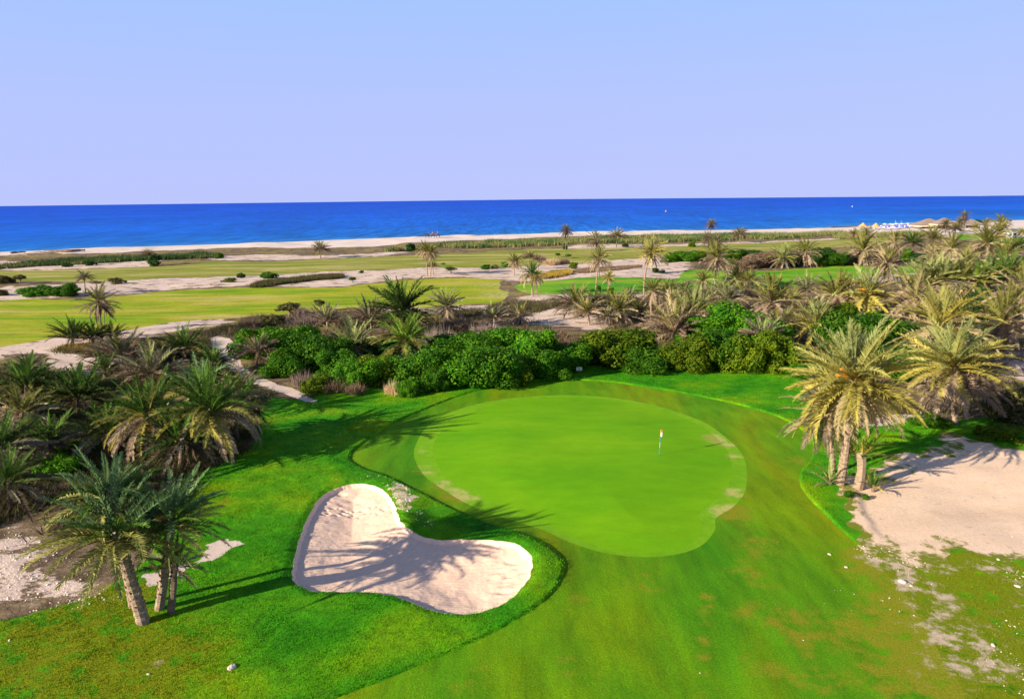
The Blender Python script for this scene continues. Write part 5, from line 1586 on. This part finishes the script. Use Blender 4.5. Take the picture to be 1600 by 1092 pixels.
for k in range(5):
    o = empty('beach_parasol', at(1382 + 9 * k, 356.4 - 0.26 * k + (k % 2) * 0.7))
    tag(o, 'white beach parasol standing among the rows of loungers', 'parasol', 'white parasols among the loungers')
    link('pole', ppd, o); link('canopy', pcd, o)

def dinghy(u, v, mast_top, label):
    d_ = ray(u, v); t = (SEA_Z - H) / d_.z
    B = Vector((d_.x * t, d_.y * t, SEA_Z)) if Z_SEA.d(d_.x * t, d_.y * t)[0] < 0 else at(u, v)
    o = empty('sailing_dinghy', B, 0.4)
    tag(o, label, 'boat', 'sailing dinghies drawn up on the shore')
    h_ = above(B, u, mast_top).z - B.z
    m = MB(); m.tube([(-2.2, 0, .35), (-1, 0, .3), (1, 0, .3), (2.0, 0, .4), (2.6, 0, .55)], [.5, .7, .65, .35, .05], 8); m.build('hull', MAT['white'], o)
    m = MB(); m.tube([(0.4, 0, .3), (0.4, 0, h_)], [.07, .04], 6); m.build('mast', MAT['white'], o)
    m = MB(); m.tube([(0.4, 0.1, 1.0), (-1.8, 0.05, 1.1)], [.09, .06], 6); m.build('boom', MAT['white'], o)
dinghy(1398, 352, 344, 'thin white mast of a dinghy behind the loungers, nearer the golden parasols')
dinghy(1407, 352, 344.5, 'thin white mast of a dinghy behind the loungers, nearer the pavilion')

def boat(u, v, wpx, label, mt):
    d_ = ray(u, v); t = (SEA_Z - H) / d_.z
    B = Vector((d_.x * t, d_.y * t, SEA_Z)); s = wpx / ppm(B) / 2
    o = empty('motor_boat', B, 0.5)
    tag(o, label, 'boat', 'little boats out on the sea')
    m = MB(); m.tube([(-s, 0, .25 * s), (-.3 * s, 0, .22 * s), (.5 * s, 0, .25 * s), (s, 0, .4 * s)], [.35 * s, .42 * s, .34 * s, .05 * s], 8); m.build('hull', MAT['white'], o)
    m = MB(); m.box((-.1 * s, 0, .85 * s), (.7 * s, .5 * s, .6 * s)); m.box((-.1 * s, 0, 1.2 * s), (.9 * s, .62 * s, .08 * s)); m.build('cabin', MAT[mt], o)
boat(1041, 331, 3.4, 'tiny boat with orange cabin out on the blue sea', 'orange')
boat(1332, 323.5, 2.8, 'tiny white boat furthest out on the blue sea', 'white')

B = at(1592, 371); k = ppm(B)
wb = empty('white_building', B)
tag(wb, 'low white flat roofed building at the picture edge behind the grove', 'building')
W = 22 / k; hh = 11 / k
m = MB(); m.box((0, 3, hh / 2 - .3), (W, 6, hh + .6)); m.build('wall', MAT['white'], wb)
m = MB(); m.box((0, 3, hh + .42), (W + .4, 6.4, .24)); m.build('roof', MAT['white'], wb)
for i in range(3):
    m = MB(); m.box((0, -0.02, hh * .45), (1.2, .10, 1.1)); f = m.build('window', MAT['ink'], wb, ((i - 1) * W * .28, 0, 0))
m = MB(); m.box((W * .42, -0.02, 1.0), (.9, .12, 2.0)); m.build('door', MAT['wood'], wb)
B = at(1576, 372); k = ppm(B)
kb = empty('white_kiosk', B); tag(kb, 'small white kiosk with a dark hatch beside the white building', 'kiosk')
W = 7 / k; hh = 9 / k
m = MB(); m.box((0, 0, hh / 2 - .2), (W, W, hh + .4)); m.build('wall', MAT['white'], kb)
m = MB(); hip_roof(m, W, W, hh + .01, hh + .9, .1, .3); m.build('roof', MAT['cream'], kb)
m = MB(); m.box((0, -W / 2 - .01, hh * .6), (W * .5, .08, hh * .35)); m.build('hatch', MAT['ink'], kb)

# bank of dried seaweed along the water by the bar
m = MB()
pp = [at(u, v) for u, v in spline([(1296, 356.3), (1340, 354.4), (1400, 352), (1440, 350), (1500, 347.8), (1580, 346)], 5, False)]
r = random.Random(2)
m.tube([p + Vector((0, 0, 0.1)) for p in pp], [0.35 + 0.25 * r.random() for _ in pp], 7)
tag(m.build('seaweed_bank', MAT['weed'], None, None, None, True), 'brown bank of dried seaweed along the water by the bar', 'seaweed', None, 'structure')
m = MB()
pp = [at(u, v) for u, v in spline([(-60, 398), (0, 396.5), (40, 394.5), (90, 393), (140, 391)], 5, False)]
for a, b in ((0, 6), (7, 11), (13, 20)):
    m.tube([p + Vector((0, 0, 0.1)) for p in pp[a:b]], [0.25 + 0.35 * r.random() for _ in pp[a:b]], 7)
tag(m.build('seaweed_bank', MAT['weed'], None, None, None, True), 'broken line of dried seaweed on the beach near the picture edge', 'seaweed', None, 'structure')

# ------------------------------------------------------------------ riders on the beach
def skin(name, pts, edges, mat, parent, root_i=0):
    me_ = bpy.data.meshes.new(name)
    me_.from_pydata([p[:3] for p in pts], edges, [])
    o = link(name, me_, parent)
    o.modifiers.new('skin', 'SKIN')
    for v_, p in zip(me_.skin_vertices[0].data, pts):
        v_.radius = (p[3], p[3] if len(p) < 5 else p[4])
        v_.use_root = False
    me_.skin_vertices[0].data[root_i].use_root = True
    s_ = o.modifiers.new('sub', 'SUBSURF'); s_.levels = 1; s_.render_levels = 1
    me_.materials.append(mat)
    return o
HP = [(0, 0, 1.32, .30), (-.55, 0, 1.30, .29), (.5, 0, 1.34, .28), (.85, 0, 1.62, .17), (1.1, 0, 1.95, .13), (1.28, 0, 1.98, .11), (1.55, 0, 1.72, .07), (1.10, .07, 2.12, .03), (1.10, -.07, 2.12, .03),
      (.52, .17, 1.0, .11), (.55, .17, .55, .065), (.52, .17, .06, .06), (.52, -.17, 1.0, .11), (.42, -.17, .55, .065), (.50, -.17, .06, .06),
      (-.62, .17, 1.0, .14), (-.72, .17, .58, .07), (-.62, .17, .06, .06), (-.62, -.17, 1.0, .14), (-.80, -.17, .58, .07), (-.74, -.17, .06, .06), (-.85, 0, 1.38, .07), (-.98, 0, .95, .06), (-.98, 0, .65, .03)]
HE = [(0, 1), (0, 2), (2, 3), (3, 4), (4, 5), (5, 6), (4, 7), (4, 8), (2, 9), (9, 10), (10, 11), (2, 12), (12, 13), (13, 14), (1, 15), (15, 16), (16, 17), (1, 18), (18, 19), (19, 20), (1, 21), (21, 22), (22, 23)]
PP = [(0, 0, 1.68, .15), (0, 0, 1.95, .14), (.02, 0, 2.15, .15), (.03, 0, 2.28, .06), (.06, 0, 2.44, .105), (.02, .20, 2.12, .065), (.10, .26, 1.88, .05), (.33, .12, 1.80, .045), (.02, -.20, 2.12, .065), (.10, -.26, 1.88, .05), (.33, -.12, 1.80, .045),
      (.12, .30, 1.60, .10), (.22, .38, 1.25, .075), (.12, .38, .92, .05), (.26, .38, .88, .04), (.12, -.30, 1.60, .10), (.22, -.38, 1.25, .075), (.12, -.38, .92, .05), (.26, -.38, .88, .04)]
PE = [(0, 1), (1, 2), (2, 3), (3, 4), (2, 5), (5, 6), (6, 7), (2, 8), (8, 9), (9, 10), (0, 11), (11, 12), (12, 13), (13, 14), (0, 15), (15, 16), (16, 17), (17, 18)]
def rider(u, v, hide, shirt, rz, hl, pl, mounted=True):
    B = at(u, v)
    h_ = empty('horse', B, rz); h_.scale = (1.25,) * 3
    tag(h_, hl, 'horse', 'horses walking along the beach')
    skin('body', HP, HE, MAT[hide], h_)
    m = MB(); m.box((0.62, 0, 1.86), (.5, .05, .16), 0, R_(-52)); m.build('mane', MAT['ink'], h_)
    if not mounted: return
    m = MB(); m.box((0, 0, 1.62), (.62, .42, .10)); m.build('saddle', MAT['wood'], h_)
    p = empty('person', B, rz); p.scale = (1.25,) * 3
    tag(p, pl, 'person', 'riders on the beach horses')
    skin('body', PP, PE, MAT['skin'], p)
    q = [(a[0], a[1], a[2], a[3] * 1.16) for a in PP[:3]] + [(a[0], a[1], a[2], a[3] * 1.25) for a in (PP[5], PP[6], PP[8], PP[9])]
    skin('shirt', q, [(0, 1), (1, 2), (2, 3), (3, 4), (2, 5), (5, 6)], MAT[shirt], p)
    q = [(a[0], a[1], a[2], a[3] * 1.15) for a in (PP[0], PP[11], PP[12], PP[13], PP[15], PP[16], PP[17])]
    skin('trousers', q, [(0, 1), (1, 2), (2, 3), (0, 4), (4, 5), (5, 6)], MAT['navy'], p)
    m = MB(); m.ball((.04, 0, 2.50), (.125, .12, .09), 10, 6); m.build('hat', MAT['red'] if shirt == 'white' else MAT['white'], p)
    m = MB(); m.box((.17, 0, 2.44), (.05, .03, .04)); m.build('nose', MAT['skin'], p)
rider(667.5, 372.2, 'dark', None, 3.0, 'black riderless horse ahead of the two riders on the beach', '', False)
rider(676, 371.8, 'bay', 'white', 3.05, 'brown horse under the first rider, next to the black horse', 'rider in a white shirt sitting on the middle horse')
rider(684, 371.4, 'bay', 'red', 3.1, 'brown horse furthest from the black one', 'rider in a red shirt on the last horse')
